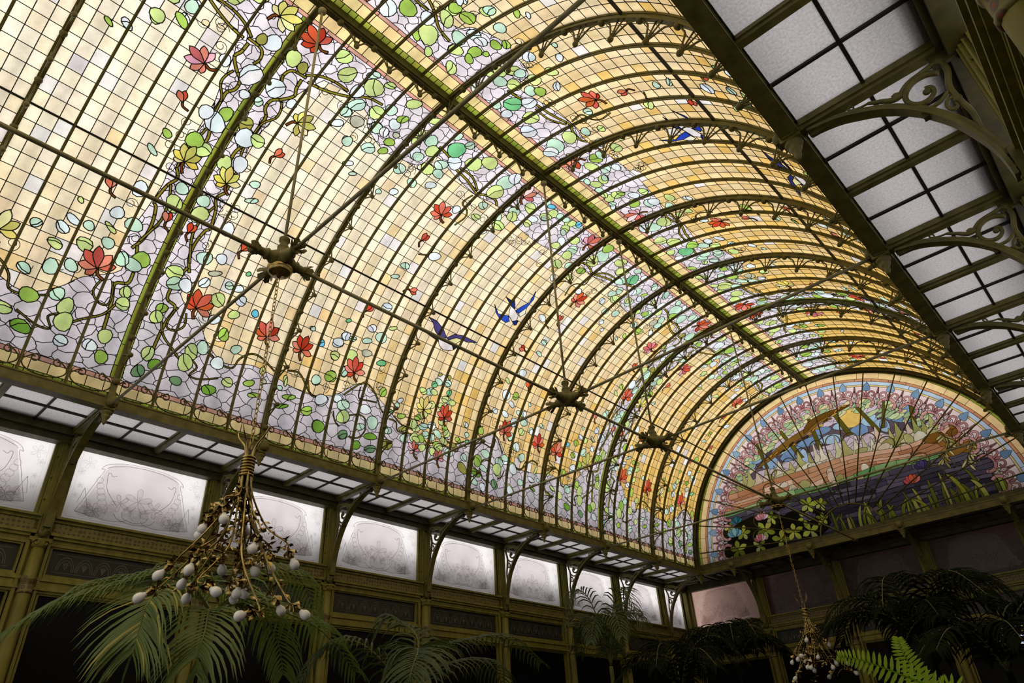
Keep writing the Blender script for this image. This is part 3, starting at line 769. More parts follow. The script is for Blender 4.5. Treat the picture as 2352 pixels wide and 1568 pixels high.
# eaves beams
def mapper(which):
    """local (s along the wall, h out from the wall face into the room, z above springing) -> world"""
    if which == 'left': return lambda p: (-W + p[1], p[0], ZB + p[2])
    if which == 'right': return lambda p: (W - p[1], p[0], ZB + p[2])
    if which == 'end': return lambda p: (p[0], YW - p[1], ZB + p[2])
EH = W - R                                   # distance of the eaves from the wall
NAMES = {'left': 'window wall', 'right': 'bracket wall above the viewer', 'end': 'lunette wall'}
# omega scroll of the cresting, one to each strip of glass
def scroll_mesh():
    mb = MB(); w = D / 4 / 2 - .018
    L_ = [(-.10 + (.012 + .0028 * i) * cos(.9 + .52 * i) - .01, .262 + (.012 + .0028 * i) * sin(.9 + .52 * i)) for i in range(14)]
    L_ += [(-w * .93, .235), (-w, .195), (-w * .90, .145), (-w * .62, .105), (-w * .25, .088), (0, .085)]
    P = crom(L_ + [(-a, b) for a, b in L_[:-1][::-1]], 3)
    mb.tube([(p[0], 0, p[1]) for p in P], .0078, 5)
    for sg in (-1, 1): mb.tube([(sg * w * .97, 0, .2), (sg * w * .99, 0, .25), (sg * w * .84, 0, .315)], [.006, .005, .002], 5)
    return mb.mesh('scroll', M_IRON2)
SCROLL = scroll_mesh()
for which, s0, s1 in (('left', K0 * D, YE + .02), ('right', K0 * D, YE + .02), ('end', -R, R)):
    mp = mapper(which)
    t = thing('trim_' + str({'left': 1, 'right': 2, 'end': 3}[which]), f"olive iron eaves beam carrying the vault on the {NAMES[which]} side", 'eaves beam', kind='structure')
    h0 = EH + (.02 if which != 'end' else 0)
    MB().box((s0, h0 - .05, -.05), (s1, h0 + .04, .055)).box((s0, h0 - .07, -.065), (s1, h0 + .055, -.045)).box((s0, h0 - .06, .05), (s1, h0 + .05, .068)).build('beam', M_IRON, t, mp=mp)
    if which == 'end':
        MB().box((s0, h0 - .03, .068), (s1, h0 + .03, .15)).build('upper_beam', M_IRON2, t, mp=mp)
    if which != 'end':
        k0 = -2 if which == 'left' else 0
        sgx = -1 if which == 'left' else 1
        for i in range(k0 * 4, 28):
            y = (i + .5) * D / 4
            link('scroll', SCROLL, t, loc=(sgx * (R + .012), y, ZB + .03), rot=(0, sgx * radians(2.0), pi / 2))

# ------------------------------------------------------------------ frosted soffits between eaves and wall
def pane_quad(s0, s1, e0, e1, z): return MB().add([(s0, e0, z), (s1, e0, z), (s1, e1, z), (s0, e1, z)], [(0, 1, 2, 3)])
def soffit(which, a, b, label, cols=4, detail=True, glass=None):
    mp = mapper(which); L_ = b - a
    t = thing('ceiling', label, 'soffit', kind='structure', group='frosted glass soffit panels')
    h0, h1 = .10, EH - .04; z = .0
    mb = MB().box((a - .035, h0 - .04, z - .05), (a + .035, h1, z + .05)).box((a - .05, h0 - .04, z - .02), (a + .05, h1, z + .05))
    mb.build('cross_beam', M_IRON, t, mp=mp)
    m = (a + b) / 2
    MB().box((m - .028, h0, z - .03), (m + .028, h1, z + .04)).box((m - .04, h0, z), (m + .04, h1, z + .04)).build('middle_beam', M_IRON, t, mp=mp)
    for q in (.25, .75):
        s = a + L_ * q; MB().box((s - .011, h0, z + .01), (s + .011, h1, z + .045)).build('glazing_bar', M_LEAD, t, mp=mp)
    hm = (h0 + h1) / 2
    MB().box((a + .03, hm - .012, z + .008), (b - .03, hm + .012, z + .045)).build('glazing_bar', M_LEAD, t, mp=mp)
    MB().box((a, -.02, z - .14), (b, h0 + .01, z + .05)).box((a, h0, z - .06), (b, h0 + .05, z + .05)).build('wall_plate', M_IRON2, t, mp=mp)
    for i in range(4):
        for j in range(2):
            s0, s1 = a + L_ * i / 4 + .006, a + L_ * (i + 1) / 4 - .006
            e0, e1 = (h0, hm - .006) if j == 0 else (hm + .006, h1)
            pane_quad(s0, s1, e0, e1, z + .03).build('frosted_pane', glass or M_FROST, t, mp=mp)
for k in range(K0, 7):
    soffit('left', k * D, (k + 1) * D, f"grey frosted glass soffit bay over the window wall, {ORD[7 - k]} from the lunette wall corner")
for k in range(K0, 7):
    soffit('right', k * D, (k + 1) * D, f"pale frosted glass soffit bay over the bracket wall, {ORD[7 - k]} from the lunette wall corner")
soffit('left', YE, YW, 'small frosted soffit bay in the corner between window wall and lunette wall')
soffit('right', YE, YW, 'small frosted soffit bay in the corner between bracket wall and lunette wall')
EN = [-3.5, -2.64, -.88, .88, 2.64, 3.5]
for i in range(5):
    soffit('end', EN[i], EN[i + 1], f"dim frosted glass soffit bay under the lunette, {ORD[i]} from the window wall")

# ------------------------------------------------------------------ walls with clerestory windows
def ribbon3(mb, pts, w, h, closed=False):
    P = [np.array(p, float) for p in pts]; n = len(P); vs = []
    for i, p in enumerate(P):
        t = (P[(i + 1) % n] - P[i - 1]) if closed else (P[min(i + 1, n - 1)] - P[max(i - 1, 0)])
        t = t / max(1e-9, hypot(*t)); e = np.array((-t[1], t[0])) * w / 2
        vs += [(p[0] + e[0], h, p[1] + e[1]), (p[0] - e[0], h, p[1] - e[1])]
    fs = [(2 * i, 2 * i + 1, 2 * i + 3, 2 * i + 2) for i in range(n - 1)]
    if closed: fs.append((2 * n - 2, 2 * n - 1, 1, 0))
    mb.add(vs, fs)
def etching(w, h):
    """art nouveau drawing for a pane w by h, origin at its lower left corner -> (dark lines, pale petals, ground) in (s, depth, z)"""
    dk, pl, gd = MB(), MB(), MB(); c = w / 2; X = lambda a: c + a * (w / 1.57); Zz = lambda b: b * (h / .87)
    def pt(L_): return [(X(a), Zz(b)) for a, b in L_]
    def line(L_, wd_=.006, n=5, mb=dk): ribbon3(mb, crom(pt(L_), n), wd_, .003)
    def sym(L_, **k): line(L_, **k); line([(-a, b) for a, b in L_], **k)
    ribbon3(dk, [(.05, .05), (w - .05, .05), (w - .05, h - .045), (.05, h - .045)], .003, .003, True)
    # ground: broad field framed by the arch
    F = crom(pt([(-.64, .12), (-.60, .20), (-.50, .50), (-.42, .70), (-.30, .765), (0, .79), (.30, .765), (.42, .70), (.50, .50), (.60, .20), (.64, .12), (.4, .085), (0, .075), (-.4, .085)]), 4, True)
    gd.add([(p[0], .0015, p[1]) for p in F], [tuple(range(len(F)))])
    sym([(0, .80), (.25, .785), (.44, .73), (.50, .66), (.46, .66), (.52, .50), (.60, .28), (.66, .12)])
    sym([(0, .775), (.22, .76), (.40, .71), (.44, .68)]); sym([(.31, .62), (.36, .60), (.38, .63), (.41, .62), (.40, .50), (.36, .40), (.22, .25)])
    sym([(.66, .12), (.3, .075), (.12, .10), (.08, .14)]); sym([(.62, .40), (.54, .18), (.66, .22), (.62, .40)], n=1)
    # beads climbing the sides
    for sg in (-1, 1):
        for i in range(6):
            a, b = .36 + .022 * i + .015, .20 + .065 * i; r = .052 - .003 * i
            Q = [(sg * (a + r * cos(t)), b + r * sin(t)) for t in np.linspace(0, 2 * pi, 10)[:-1]]
            ribbon3(dk, crom(pt(Q), 2, True), .0035, .003, True)
    def bloom(a, b, r, n, rot, pet=True, lw=.0035):
        for i in range(n):
            an = rot + 2 * pi * i / n
            Q = [(a, b), (a + r * .55 * cos(an - .38), b + r * .55 * sin(an - .38)), (a + r * .95 * cos(an - .2), b + r * .95 * sin(an - .2)), (a + r * 1.08 * cos(an), b + r * 1.08 * sin(an)),
                 (a + r * .95 * cos(an + .2), b + r * .95 * sin(an + .2)), (a + r * .55 * cos(an + .38), b + r * .55 * sin(an + .38))]
            P = crom(pt(Q), 2, True); ribbon3(dk, P, lw, .004, True)
            if pet: pl.add([(p[0], .0025, p[1]) for p in P], [tuple(range(len(P)))])
    bloom(0, .36, .15, 5, pi / 2); bloom(-.2, .30, .10, 5, 2.0); bloom(.2, .30, .10, 5, 1.1)
    def rose(a, b, r):
        for f in (1, .7, .4):
            ribbon3(dk, crom(pt([(a + r * f * (1 + .12 * sin(3 * t + f * 4)) * cos(t), b + r * f * (1 + .12 * sin(3 * t + f * 4)) * sin(t)) for t in np.linspace(0, 2 * pi, 10)[:-1]]), 2, True), .0022, .004, True)
        P = pt([(a + r * cos(t), b + r * sin(t)) for t in np.linspace(0, 2 * pi, 12)[:-1]]); pl.add([(p[0], .0025, p[1]) for p in P], [tuple(range(len(P)))])
    for sg in (-1, 1):
        for a, b, r in ((.30, .20, .065), (.40, .15, .07), (.50, .14, .06), (.58, .13, .055), (.56, .22, .05), (.10, .22, .055)): rose(sg * a, b, r)
        bloom(sg * .47, .16, .09, 6, .4)
        for a, b, r in ((.64, .70, .09), (.70, .58, .05), (.68, .42, .04), (.70, .30, .04)): bloom(sg * a, b, r * .8, 5, .3 + sg, False, .002)
    rose(0, .20, .075)
    sym([(0, .10), (.12, .13), (.16, .20)]); sym([(0, .075), (.18, .11), (.24, .17)])
    return dk, pl, gd
def etch_meshes(w, h):
    dk, pl, gd = etching(w, h)
    return dk.mesh('etched_lines', M_ETCH), pl.mesh('etched_petals', M_ETCH2), gd.mesh('etched_field', M_PANE_IN)
def frieze_etch(w, h):
    mb = MB(); n = 7; p = (w - .16) / n
    ribbon3(mb, [(.06, .05), (w - .06, .05), (w - .06, h - .05), (.06, h - .05)], .004, .003, True)
    for i in range(n):
        c = .08 + p * (i + .5)
        for f in (.46, .36): ribbon3(mb, [(c + p * f * cos(t), .07 + h * .52 * f / .46 * sin(t)) for t in np.linspace(0, pi, 9)], .006, .003)
        for a in (-.7, -.35, 0, .35, .7):
            P = [(c, .08), (c + .5 * p * .3 * sin(a - .15), .08 + h * .2), (c + p * .3 * sin(a), .08 + h * .32 * cos(a)), (c + .5 * p * .3 * sin(a + .15), .08 + h * .2)]
            ribbon3(mb, P, .005, .003, True)
    return mb.mesh('etched_frieze', M_ETCHD)
PW = D - .26; PH = .875
ET = etch_meshes(PW, PH); FR = frieze_etch(D - .30, .29)
ET_S = etch_meshes(.70, PH); FR_S = frieze_etch(.66, .29)
ETE = etch_meshes(1.50, PH); FRE = frieze_etch(1.46, .29)
WN = [0]
def place(o, which, s, h, z, extra=None):
    """put a mesh drawn in (s, depth, z) on a wall; the parent, if any, is an unrotated Empty"""
    if which == 'left': m = Matrix.Translation((-W + h, s, ZB + z)) @ Matrix(((0, 1, 0, 0), (1, 0, 0, 0), (0, 0, 1, 0), (0, 0, 0, 1)))
    elif which == 'right': m = Matrix.Translation((W - h, s, ZB + z)) @ Matrix(((0, -1, 0, 0), (1, 0, 0, 0), (0, 0, 1, 0), (0, 0, 0, 1)))
    else: m = Matrix.Translation((s, YW - h, ZB + z)) @ Matrix(((1, 0, 0, 0), (0, -1, 0, 0), (0, 0, 1, 0), (0, 0, 0, 1)))
    if extra: m = m @ extra
    if o.parent: m = Matrix.Translation(-o.parent.location) @ m
    o.matrix_basis = m
    return o
ROTX = Matrix.Rotation(-pi / 2, 4, 'X')
def frame_boxes(mb, s0, s1, z0, z1, wf, h0, h1):
    mb.box((s0, h0, z0), (s1, h1, z0 + wf)); mb.box((s0, h0, z1 - wf), (s1, h1, z1)); mb.box((s0, h0, z0 + wf), (s0 + wf, h1, z1 - wf)); mb.box((s1 - wf, h0, z0 + wf), (s1, h1, z1 - wf)); return mb
def window(which, s0, s1, z0, z1, et, glass, label, frame=M_WOOD, group=None):
    WN[0] += 1; mp = mapper(which)
    t = thing(f'window_{WN[0]}', label, 'window', kind='structure', group=group)
    frame_boxes(MB(), s0 - .035, s1 + .035, z0 - .03, z1 + .03, .037, -.06, .0).build('window_frame', frame, t, mp=mp)
    frame_boxes(MB(), s0 - .06, s1 + .06, z0 - .05, z1 + .04, .03, -.06, .02).build('window_moulding', frame, t, mp=mp)
    MB().add([(s0, -.035, z0), (s1, -.035, z0), (s1, -.035, z1), (s0, -.035, z1)], [(0, 1, 2, 3)]).build('window_pane', glass, t, mp=mp)
    for me in et or ():
        place(link(me.name, me, t), which, s0, -.035, z0)
def bay_of_wall(which, a, b, desc, wall, shadows=False, dark=False, lower=True, etc=None, fr=None, glass=None):
    """one bay of a wall: clerestory window, stencilled frieze, transom and tall lower window"""
    mp = mapper(which); m0, m1 = a + .13, b - .13
    et = ET if b - a > 1.7 else ET_S
    window(which, m0, m1, -.965, -.09, etc or et, glass or M_PANE, f"etched frosted clerestory window {desc}", group='etched clerestory windows')
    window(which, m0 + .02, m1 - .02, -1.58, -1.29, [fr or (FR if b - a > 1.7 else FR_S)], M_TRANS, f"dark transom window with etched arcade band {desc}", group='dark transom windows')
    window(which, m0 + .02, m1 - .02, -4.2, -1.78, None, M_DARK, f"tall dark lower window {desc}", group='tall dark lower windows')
    MB().box((m0 - .06, -.08, -1.0), (m1 + .06, .09, -.975)).box((m0 - .06, -.08, -1.03), (m1 + .06, .05, -1.0)).build('sill', M_WOOD, wall, mp=mp)
    MB().box((m0 - .06, -.08, -1.155), (m1 + .06, .03, -1.03)).build('stencilled_frieze', M_STEN, wall, mp=mp)
    MB().box((m0 - .06, -.08, -1.185), (m1 + .06, .085, -1.155)).box((m0 - .06, -.08, -1.215), (m1 + .06, .06, -1.185)).box((m0 - .06, -.08, -1.25), (m1 + .06, .025, -1.215)).build('cornice', M_WOOD, wall, mp=mp)
    MB().box((m0 - .06, -.08, -1.65), (m1 + .06, .04, -1.62)).box((m0 - .06, -.08, -1.72), (m1 + .06, .02, -1.65)).box((m0 - .06, -.08, -1.745), (m1 + .06, .045, -1.72)).build('transom_rail', M_WOOD, wall, mp=mp)
    MB().box((a, -.10, -ZB), (b, .0, -4.25)).box((a, -.1, -4.25), (b, .05, -4.2)).build('dado_panel', M_WOOD, wall, mp=mp)
def pilaster_meshes():
    up = MB().box((-.10, -.10, -1.14), (.10, .03, 0)).box((-.07, .0, -1.14), (.07, .055, 0)).box((-.045, .0, -1.12), (-.03, .07, 0)).box((.03, .0, -1.12), (.045, .07, 0)).box((-.11, -.1, -1.25), (.11, .06, -1.14))
    lo = MB().box((-.13, -.10, -ZB), (.13, .0, -1.25)).box((-.115, -.1, -ZB), (-.085, .035, -1.25)).box((.085, -.1, -ZB), (.115, .035, -1.25))
    cl = MB().lathe([(.085, 0), (.085, .35), (.068, .42), (.062, 3.5), (.055, ZB - 1.33)], (0, .05, -ZB), n=14)
    cp = MB().lathe([(.058, -1.33), (.075, -1.30), (.07, -1.28), (.085, -1.26), (.085, -1.245)], (0, .05, 0), n=14)
    for sg in (-1, 1):
        P = [(sg * (.045 + (.04 * (1 - i / 20)) * cos(.4 * i)), .12 - i * .001, -1.285 + .04 * (1 - i / 20) * sin(.4 * i)) for i in range(18)]
        cp.tube(P, .012, 5)
    bd = MB().lathe([(.066, -1.80), (.074, -1.79), (.074, -1.775), (.068, -1.77), (.068, -1.67), (.074, -1.665), (.078, -1.64), (.066, -1.63)], (0, .05, 0), n=14)
    return up.mesh('pilaster', M_WOOD), lo.mesh('post', M_WOOD), cl.mesh('column', M_WOOD), cp.mesh('capital', M_WOOD), bd.mesh('column_band', M_STEN)
PIL = pilaster_meshes()
def pilaster(which, s, wall):
    for me in PIL: place(link(me.name, me, wall), which, s, 0, 0)
    for i, z in enumerate((-.3, -.55, -.8, -1.0)):
        place(link('rivet', RIVET, wall), which, s - .085, .03, z, ROTX)
WALLS = {n: thing('wall_' + n, l, 'wall', kind='structure') for n, l in (('left', 'long window wall in olive painted joinery under the vault'), ('right', 'olive painted wall close to the viewer under the pale soffit'), ('end', 'shadowed end wall in olive joinery under the lunette'))}
for k in range(K0, 7):
    bay_of_wall('left', k * D, (k + 1) * D, f"on the long window wall, {ORD[7 - k]} from the lunette wall corner", WALLS['left'])
    bay_of_wall('right', k * D, (k + 1) * D, f"on the bracket wall, {ORD[7 - k]} from the lunette wall corner", WALLS['right'])
bay_of_wall('left', YE, YW - .02, 'on the window wall, narrow one in the corner', WALLS['left'])
bay_of_wall('right', YE, YW - .02, 'on the bracket wall, narrow one in the corner', WALLS['right'])
EB = [-4.5, -2.64, -.88, .88, 2.64, 4.5]
for i in range(5):
    bay_of_wall('end', EB[i], EB[i + 1], f"under the lunette, {ORD[i]} from the window wall", WALLS['end'], etc=ETE, fr=FRE, glass=M_BRICKLIT if i == 0 else M_FROST_E)
for k in range(K0, 8):
    for w_ in ('left', 'right'): pilaster(w_, k * D, WALLS[w_])
for s in EB[1:5]: pilaster('end', s, WALLS['end'])
for s in (-4.5, 4.5): MB().box((s - .12, .0, -ZB), (s + .12, .06, 0)).box((s - .06, .0, -ZB), (s + .06, .12, 0)).build('corner_post', M_WOOD, WALLS['end'], mp=mapper('end'))
# lit pane seen in the dark lower window beside the big palm
WN[0] += 1
t = thing(f'window_{WN[0]}', 'small bright blue-white window light with yellow border low in the dark end wall', 'window', kind='structure')
mpe = mapper('end')
for j in range(2):
    for i in range(3):
        MB().box((1.55 + .13 * i, -.034, -2.2 + .2 * j), (1.67 + .13 * i, -.028, -2.01 + .2 * j)).build('window_pane', M_LIT, t, mp=mpe)
MB().box((1.50, -.034, -2.22), (1.54, -.027, -1.80)).build('yellow_border', M_LITY, t, mp=mpe)
MB().box((1.94, -.034, -2.22), (1.985, -.027, -1.80)).build('yellow_border', M_LITY, t, mp=mpe)
frame_boxes(MB(), 1.485, 2.0, -2.235, -1.79, .014, -.035, -.02).build('window_frame', M_LEAD, t, mp=mpe)
# glazed wall behind the viewer, its frosted lights facing the sky
wb = thing('wall_back', 'glazed olive wall behind the viewer', 'wall', kind='structure')
MB().box((-W - .1, YB - .2, 0), (W + .1, YB, .7)).build('dado_panel', M_WOOD, wb)
MB().box((-W - .1, YB - .2, 4.3), (W + .1, YB, ZB + .1)).build('upper_panel', M_WOOD, wb)
MB().add([(0, YB - .1, ZB + .1)] + [VP(YB - .1, a, RG + .02) for a in np.linspace(0, 180, 37)], [(0, i, i + 1) for i in range(1, 37)]).build('fanlight_glass', M_BACK, wb)
for a in range(15, 180, 15): MB().tube([(0, YB - .08, ZB + .1), VP(YB - .08, a, RG)], .03, 6).build('fanlight_bar', M_WOOD, wb)
MB().strip(arch_frames(YB + .2, RG + .06, 0, 180, 37), [(0, -.35), (0, .25), (.06, .25), (.06, -.35)]).build('end_arch', M_WOOD, wb)
for i in range(5):
    x0, x1 = -W + i * 2 * W / 5, -W + (i + 1) * 2 * W / 5
    MB().box((x0 - .1, YB - .2, .7), (x0 + .1, YB, 4.3)).build('post', M_WOOD, wb)
    WN[0] += 1
    t = thing(f'window_{WN[0]}', f"tall frosted window behind the viewer, {ORD[i]} from the window wall", 'window', kind='structure', group='windows behind the viewer')
    MB().add([(x0 + .1, YB - .1, .7), (x1 - .1, YB - .1, .7), (x1 - .1, YB - .1, 4.3), (x0 + .1, YB - .1, 4.3)], [(0, 1, 2, 3)]).build('window_pane', M_BACK, t)
    for z in (1.6, 2.5, 3.4): MB().box((x0 + .1, YB - .14, z - .03), (x1 - .1, YB - .06, z + .03)).build('transom_bar', M_WOOD, t)
    MB().box(((x0 + x1) / 2 - .03, YB - .14, .7), ((x0 + x1) / 2 + .03, YB - .06, 4.3)).build('mullion', M_WOOD, t)
MB().box((W - .1, YB - .2, .7), (W + .1, YB, 4.3)).build('post', M_WOOD, wb)
for sg in (-1, 1):
    MB().box((min(sg * W, sg * (R - .05)), YW - .1, ZB - .14), (max(sg * W, sg * (R - .05)), YW + .02, ZB + .05)).build('corner_plate', M_IRON2, WALLS['end'])
    MB().box((min(sg * (R - .09), sg * (R + .03)), YE, ZB - .05), (max(sg * (R - .09), sg * (R + .03)), YW, ZB + .055)).build('corner_beam', M_IRON, WALLS['end'])
for w_ in ('left', 'right'):
    sg = -1 if w_ == 'left' else 1
    MB().box((min(sg * W, sg * (W + .1)), YB, 0), (max(sg * W, sg * (W + .1)), K0 * D, ZB + .1)).build('end_panel', M_WOOD, WALLS[w_])

# ------------------------------------------------------------------ arched scroll brackets and their pendant bosses
def bracket_parts():
    bar, foot, scr = MB(), MB(), MB()
    P = [tuple(p) for p in crom([(.135, -1.12), (.14, -1.0), (.155, -.89), (.20, -.73), (.262, -.574), (.381, -.391), (.53, -.25), (.68, -.165), (.80, -.115), (.97, -.085)], 3)]
    fr = []
    for i, (h, z) in enumerate(P):
        a, b = P[max(i - 1, 0)], P[min(i + 1, len(P) - 1)]; t = np.array((b[0] - a[0], b[1] - a[1])); t /= hypot(*t)
        fr.append((Vector((0, h, z)), Vector((0, -t[1], t[0])), Vector((1, 0, 0))))
    bar.strip(fr, [(-.01, -.042), (-.01, .042), (.012, .042), (.012, .010), (.048, .010), (.048, -.010), (.012, -.010), (.012, -.042)])
    foot.box((-.058, .072, -1.16), (.058, .118, -.98)); foot.lathe([(.058, 0), (.058, .046)], (0, .072, -.98), (0, 1, 0), 14); foot.lathe([(.058, 0), (.058, .046)], (0, .072, -1.16), (0, 1, 0), 14)
    def S(pts, r, n=5, e=.55):
        Q = crom(pts, n); m = len(Q); scr.tube([(0, p[0], p[1]) for p in Q], [r * (1 - e * (i / m) ** 2) for i in range(m)], 6)
    c = (.305, -.275)                                          # main spiral, its acanthus top, tail to the eaves, strand down the wall
    S([(c[0] + (.138 - .0085 * i) * cos(2.5 - .52 * i), c[1] + (.138 - .0085 * i) * sin(2.5 - .52 * i)) for i in range(14)], .019, 3, .35)
    S([(.165, -.10), (.21, -.115), (.27, -.125), (.36, -.145), (.43, -.20), (.46, -.22)], .018)
    S([(.40, -.20), (.46, -.205), (.52, -.165), (.59, -.121)], .019, 5, .5)
    S([(.59, -.121), (.64, -.118), (.69, -.10), (.705, -.078), (.69, -.068), (.672, -.085), (.685, -.108), (.73, -.105), (.80, -.088)], .008, 5, .4)
    S([(.17, -.09), (.15, -.20), (.185, -.33), (.175, -.46), (.155, -.58), (.16, -.72)], .019, 5, .3)
    S([(.175, -.43), (.215, -.415), (.242, -.455), (.225, -.50), (.195, -.49), (.20, -.462)], .013)
    S([(.20, -.36), (.255, -.40), (.32, -.405), (.365, -.385), (.375, -.35)], .014)
    for h, z, r in ((.165, -.11, .036), (.44, -.19, .03), (.18, -.44, .026), (.29, -.28, .026)): scr.ball((0, h, z), r, 8, 5, (1, 0, 0), .6)
    pl1 = MB().box((-.012, .075, -.15), (.012, .21, -.055)).mesh('wall_gusset', M_IRON2); pl2 = MB().box((-.014, .84, -.13), (.014, .96, -.052)).mesh('eaves_gusset', M_IRON2); pl3 = MB().box((-.02, .335, -.47), (.02, .37, -.40)).mesh('scroll_clip', M_IRON2)
    return bar.mesh('arch_bar', M_IRON), foot.mesh('foot_plate', M_IRON), scr.mesh('scrollwork', M_IRON), pl1, pl2, pl3
BRK = bracket_parts()
def boss_parts():
    b, f = MB(), MB()
    b.box((-.055, -.07, -.09), (.055, .07, .07)).box((-.075, -.045, -.075), (.075, .045, .055)).box((-.04, -.1, -.06), (.04, .1, .05)).lathe([(.05, 0), (.065, .03), (.045, .06)], (0, .05, -.01), (0, 1, 0), 10)
    f.lathe([(.052, -.08), (.062, -.10), (.058, -.12), (.04, -.13), (.046, -.15), (.034, -.175), (.022, -.19), (.026, -.205), (.018, -.23), (.006, -.25), (0, -.252)], n=12)
    return b.mesh('casting', M_IRON), f.mesh('pendant_finial', M_IRON)
BOS = boss_parts()
def bracket(which, s, lab, lab2, eh):
    o0 = {'left': (-W, s, ZB), 'right': (W, s, ZB), 'end': (s, YW, ZB)}[which]
    t = thing('scroll_bracket', lab, 'bracket', o0, 'arched scroll brackets under the soffit')
    t2 = thing('pendant_boss', lab2, 'boss', o0, 'cast bosses with turned pendants at the eaves')
    for me in BRK: place(link(me.name, me, t), which, s, 0, 0)
    for x, z in ((-.03, -1.15), (.03, -1.15), (-.03, -1.07), (.03, -1.07), (-.03, -.97), (.03, -.97)): place(link('rivet', RIVET, t), which, s + x, .118, z, ROTX)
    for me in BOS: place(link(me.name, me, t2), which, s, eh, 0)
    for x, z in ((-.03, .03), (.03, .03), (-.03, -.05), (.03, -.05)): place(link('rivet', RIVET, t2), which, s + x, eh + .068, z, ROTX)
for k in range(-1, 8):
    bracket('left', k * D, f"arched olive iron scroll bracket on the window wall, {ORD[7 - k]} from the lunette wall corner", f"riveted iron boss with turned pendant on the window wall eaves, {ORD[7 - k]} from the corner", EH + .02)
for k in range(0, 8):
    bracket('right', k * D, f"arched olive iron scroll bracket over the viewer's side, {ORD[7 - k]} from the lunette wall", f"riveted iron boss with pendant on the viewer's eaves, {ORD[7 - k]} from lunette wall", EH + .02)
for i, s in enumerate(EB[1:5]):
    bracket('end', s, f"shadowed iron scroll bracket under the lunette, {ORD[i]} from the window wall", f"gilded iron boss with pendant below the lunette, {ORD[i]} from the window wall", EH + .03)

# ------------------------------------------------------------------ tie rods and their cast hubs
HZ = ZB - .068
def hub_parts():
    body, cups, ring = MB(), MB(), MB()
    body.ball((0, 0, 0), .085, 12, 8)
    dirs = [(1, 0, 0), (-1, 0, 0), (0, 1, 0), (0, -1, 0), (0, 0, 1)]
    for d_ in dirs:
        body.lathe([(.07, .03), (.062, .08), (.042, .11), (.05, .125), (.05, .135), (.036, .15), (.034, .19), (.046, .20), (.04, .21)], (0, 0, 0), d_, 10)
        D_ = Vector(d_); u = D_.orthogonal().normalized(); w = D_.cross(u)
        if d_[2]: 
            cups.lathe([(.03, .20), (.045, .215), (.045, .225), (.03, .235)], (0, 0, 0), d_, 10); continue
        for i in range(6):                                        # flaring leaf lobes of the socket
            a = 2 * pi * i / 6; e = u * cos(a) + w * sin(a); f = u * -sin(a) + w * cos(a)
            cups.add([D_ * .20 + e * .034 - f * .018, D_ * .20 + e * .034 + f * .018, D_ * .245 + e * .065 + f * .027, D_ * .262 + e * .075, D_ * .245 + e * .065 - f * .027, D_ * .225 + e * .030],
                     [(0, 1, 2, 3, 4), (0, 4, 5), (5, 2, 1), (5, 4, 3, 2), (0, 5, 1)])
    ring.lathe([(.02, -.07), (.085, -.075), (.10, -.085), (.10, -.10), (.088, -.107), (.092, -.118), (.08, -.13), (.05, -.14), (.02, -.15), (.012, -.17)], n=16)
    return body.mesh('hub_body', M_IRON), cups.mesh('leaf_socket', M_IRON), ring.mesh('ceiling_rose', M_GOLD)
HUB = hub_parts()
HK = {0: 'largest and nearest', 2: 'second nearest', 3: 'third nearest', 5: 'farthest'}
for k in (0, 2, 3, 5):
    t = thing('tie_rod_hub', f"cast iron hub with leaf sockets where tie rods cross, {HK[k]} of four", 'hub', (0, k * D, HZ), 'cast hubs of the tie rods')
    for me in HUB[:3 if k in (0, 5) else 2]: link(me.name, me, t)
    o = MB().tube([(-R + .06, k * D, HZ + .03), (-.2, k * D, HZ)], .016, 8).tube([(.2, k * D, HZ), (R - .06, k * D, HZ + .03)], .016, 8).build('tie_rod', M_ROD); tag(o, f"slender iron tie rod spanning the hall through the {HK[k]} hub", 'tie rod', 'tie rods of the vault')
    o = MB().tube([(0, k * D, HZ + .2), (0, k * D, ZB + R - .12)], .014, 8).lathe([(.03, 0), (.045, .02), (.045, .05), (.02, .08)], (0, k * D, ZB + R - .19), n=10).build('hanger_rod', M_ROD); tag(o, f"upright iron hanger rod from ridge beam to the {HK[k]} hub", 'hanger rod', 'hanger rods of the vault')
ks = [K0, 0, 2, 3, 5, K1]
for a, b in zip(ks, ks[1:]):
    y0, y1 = a * D + (.2 if a != K0 else 0), b * D - (.2 if b != K1 else -.05)
    o = MB().tube([(0, y0, HZ), (0, y1, HZ)], .017, 8).build('lengthwise_tie_rod', M_ROD)
    tag(o, f"iron tie rod running lengthwise {'from the viewer side to the nearest hub' if a == K0 else 'between the ' + HK[a] + ' hub and the ' + (HK[b] + ' hub' if b in HK else 'lunette')}", 'tie rod', 'tie rods of the vault')
cb = MB().lathe([(.03, 0), (.045, .03), (.03, .09), (.04, .12), (.02, .14)], (0, YE + .06, HZ), (0, -1, 0), 10)
tag(cb.build('rod_anchor', M_IRON), 'iron anchor of the lengthwise tie rod at the foot of the lunette', 'anchor')

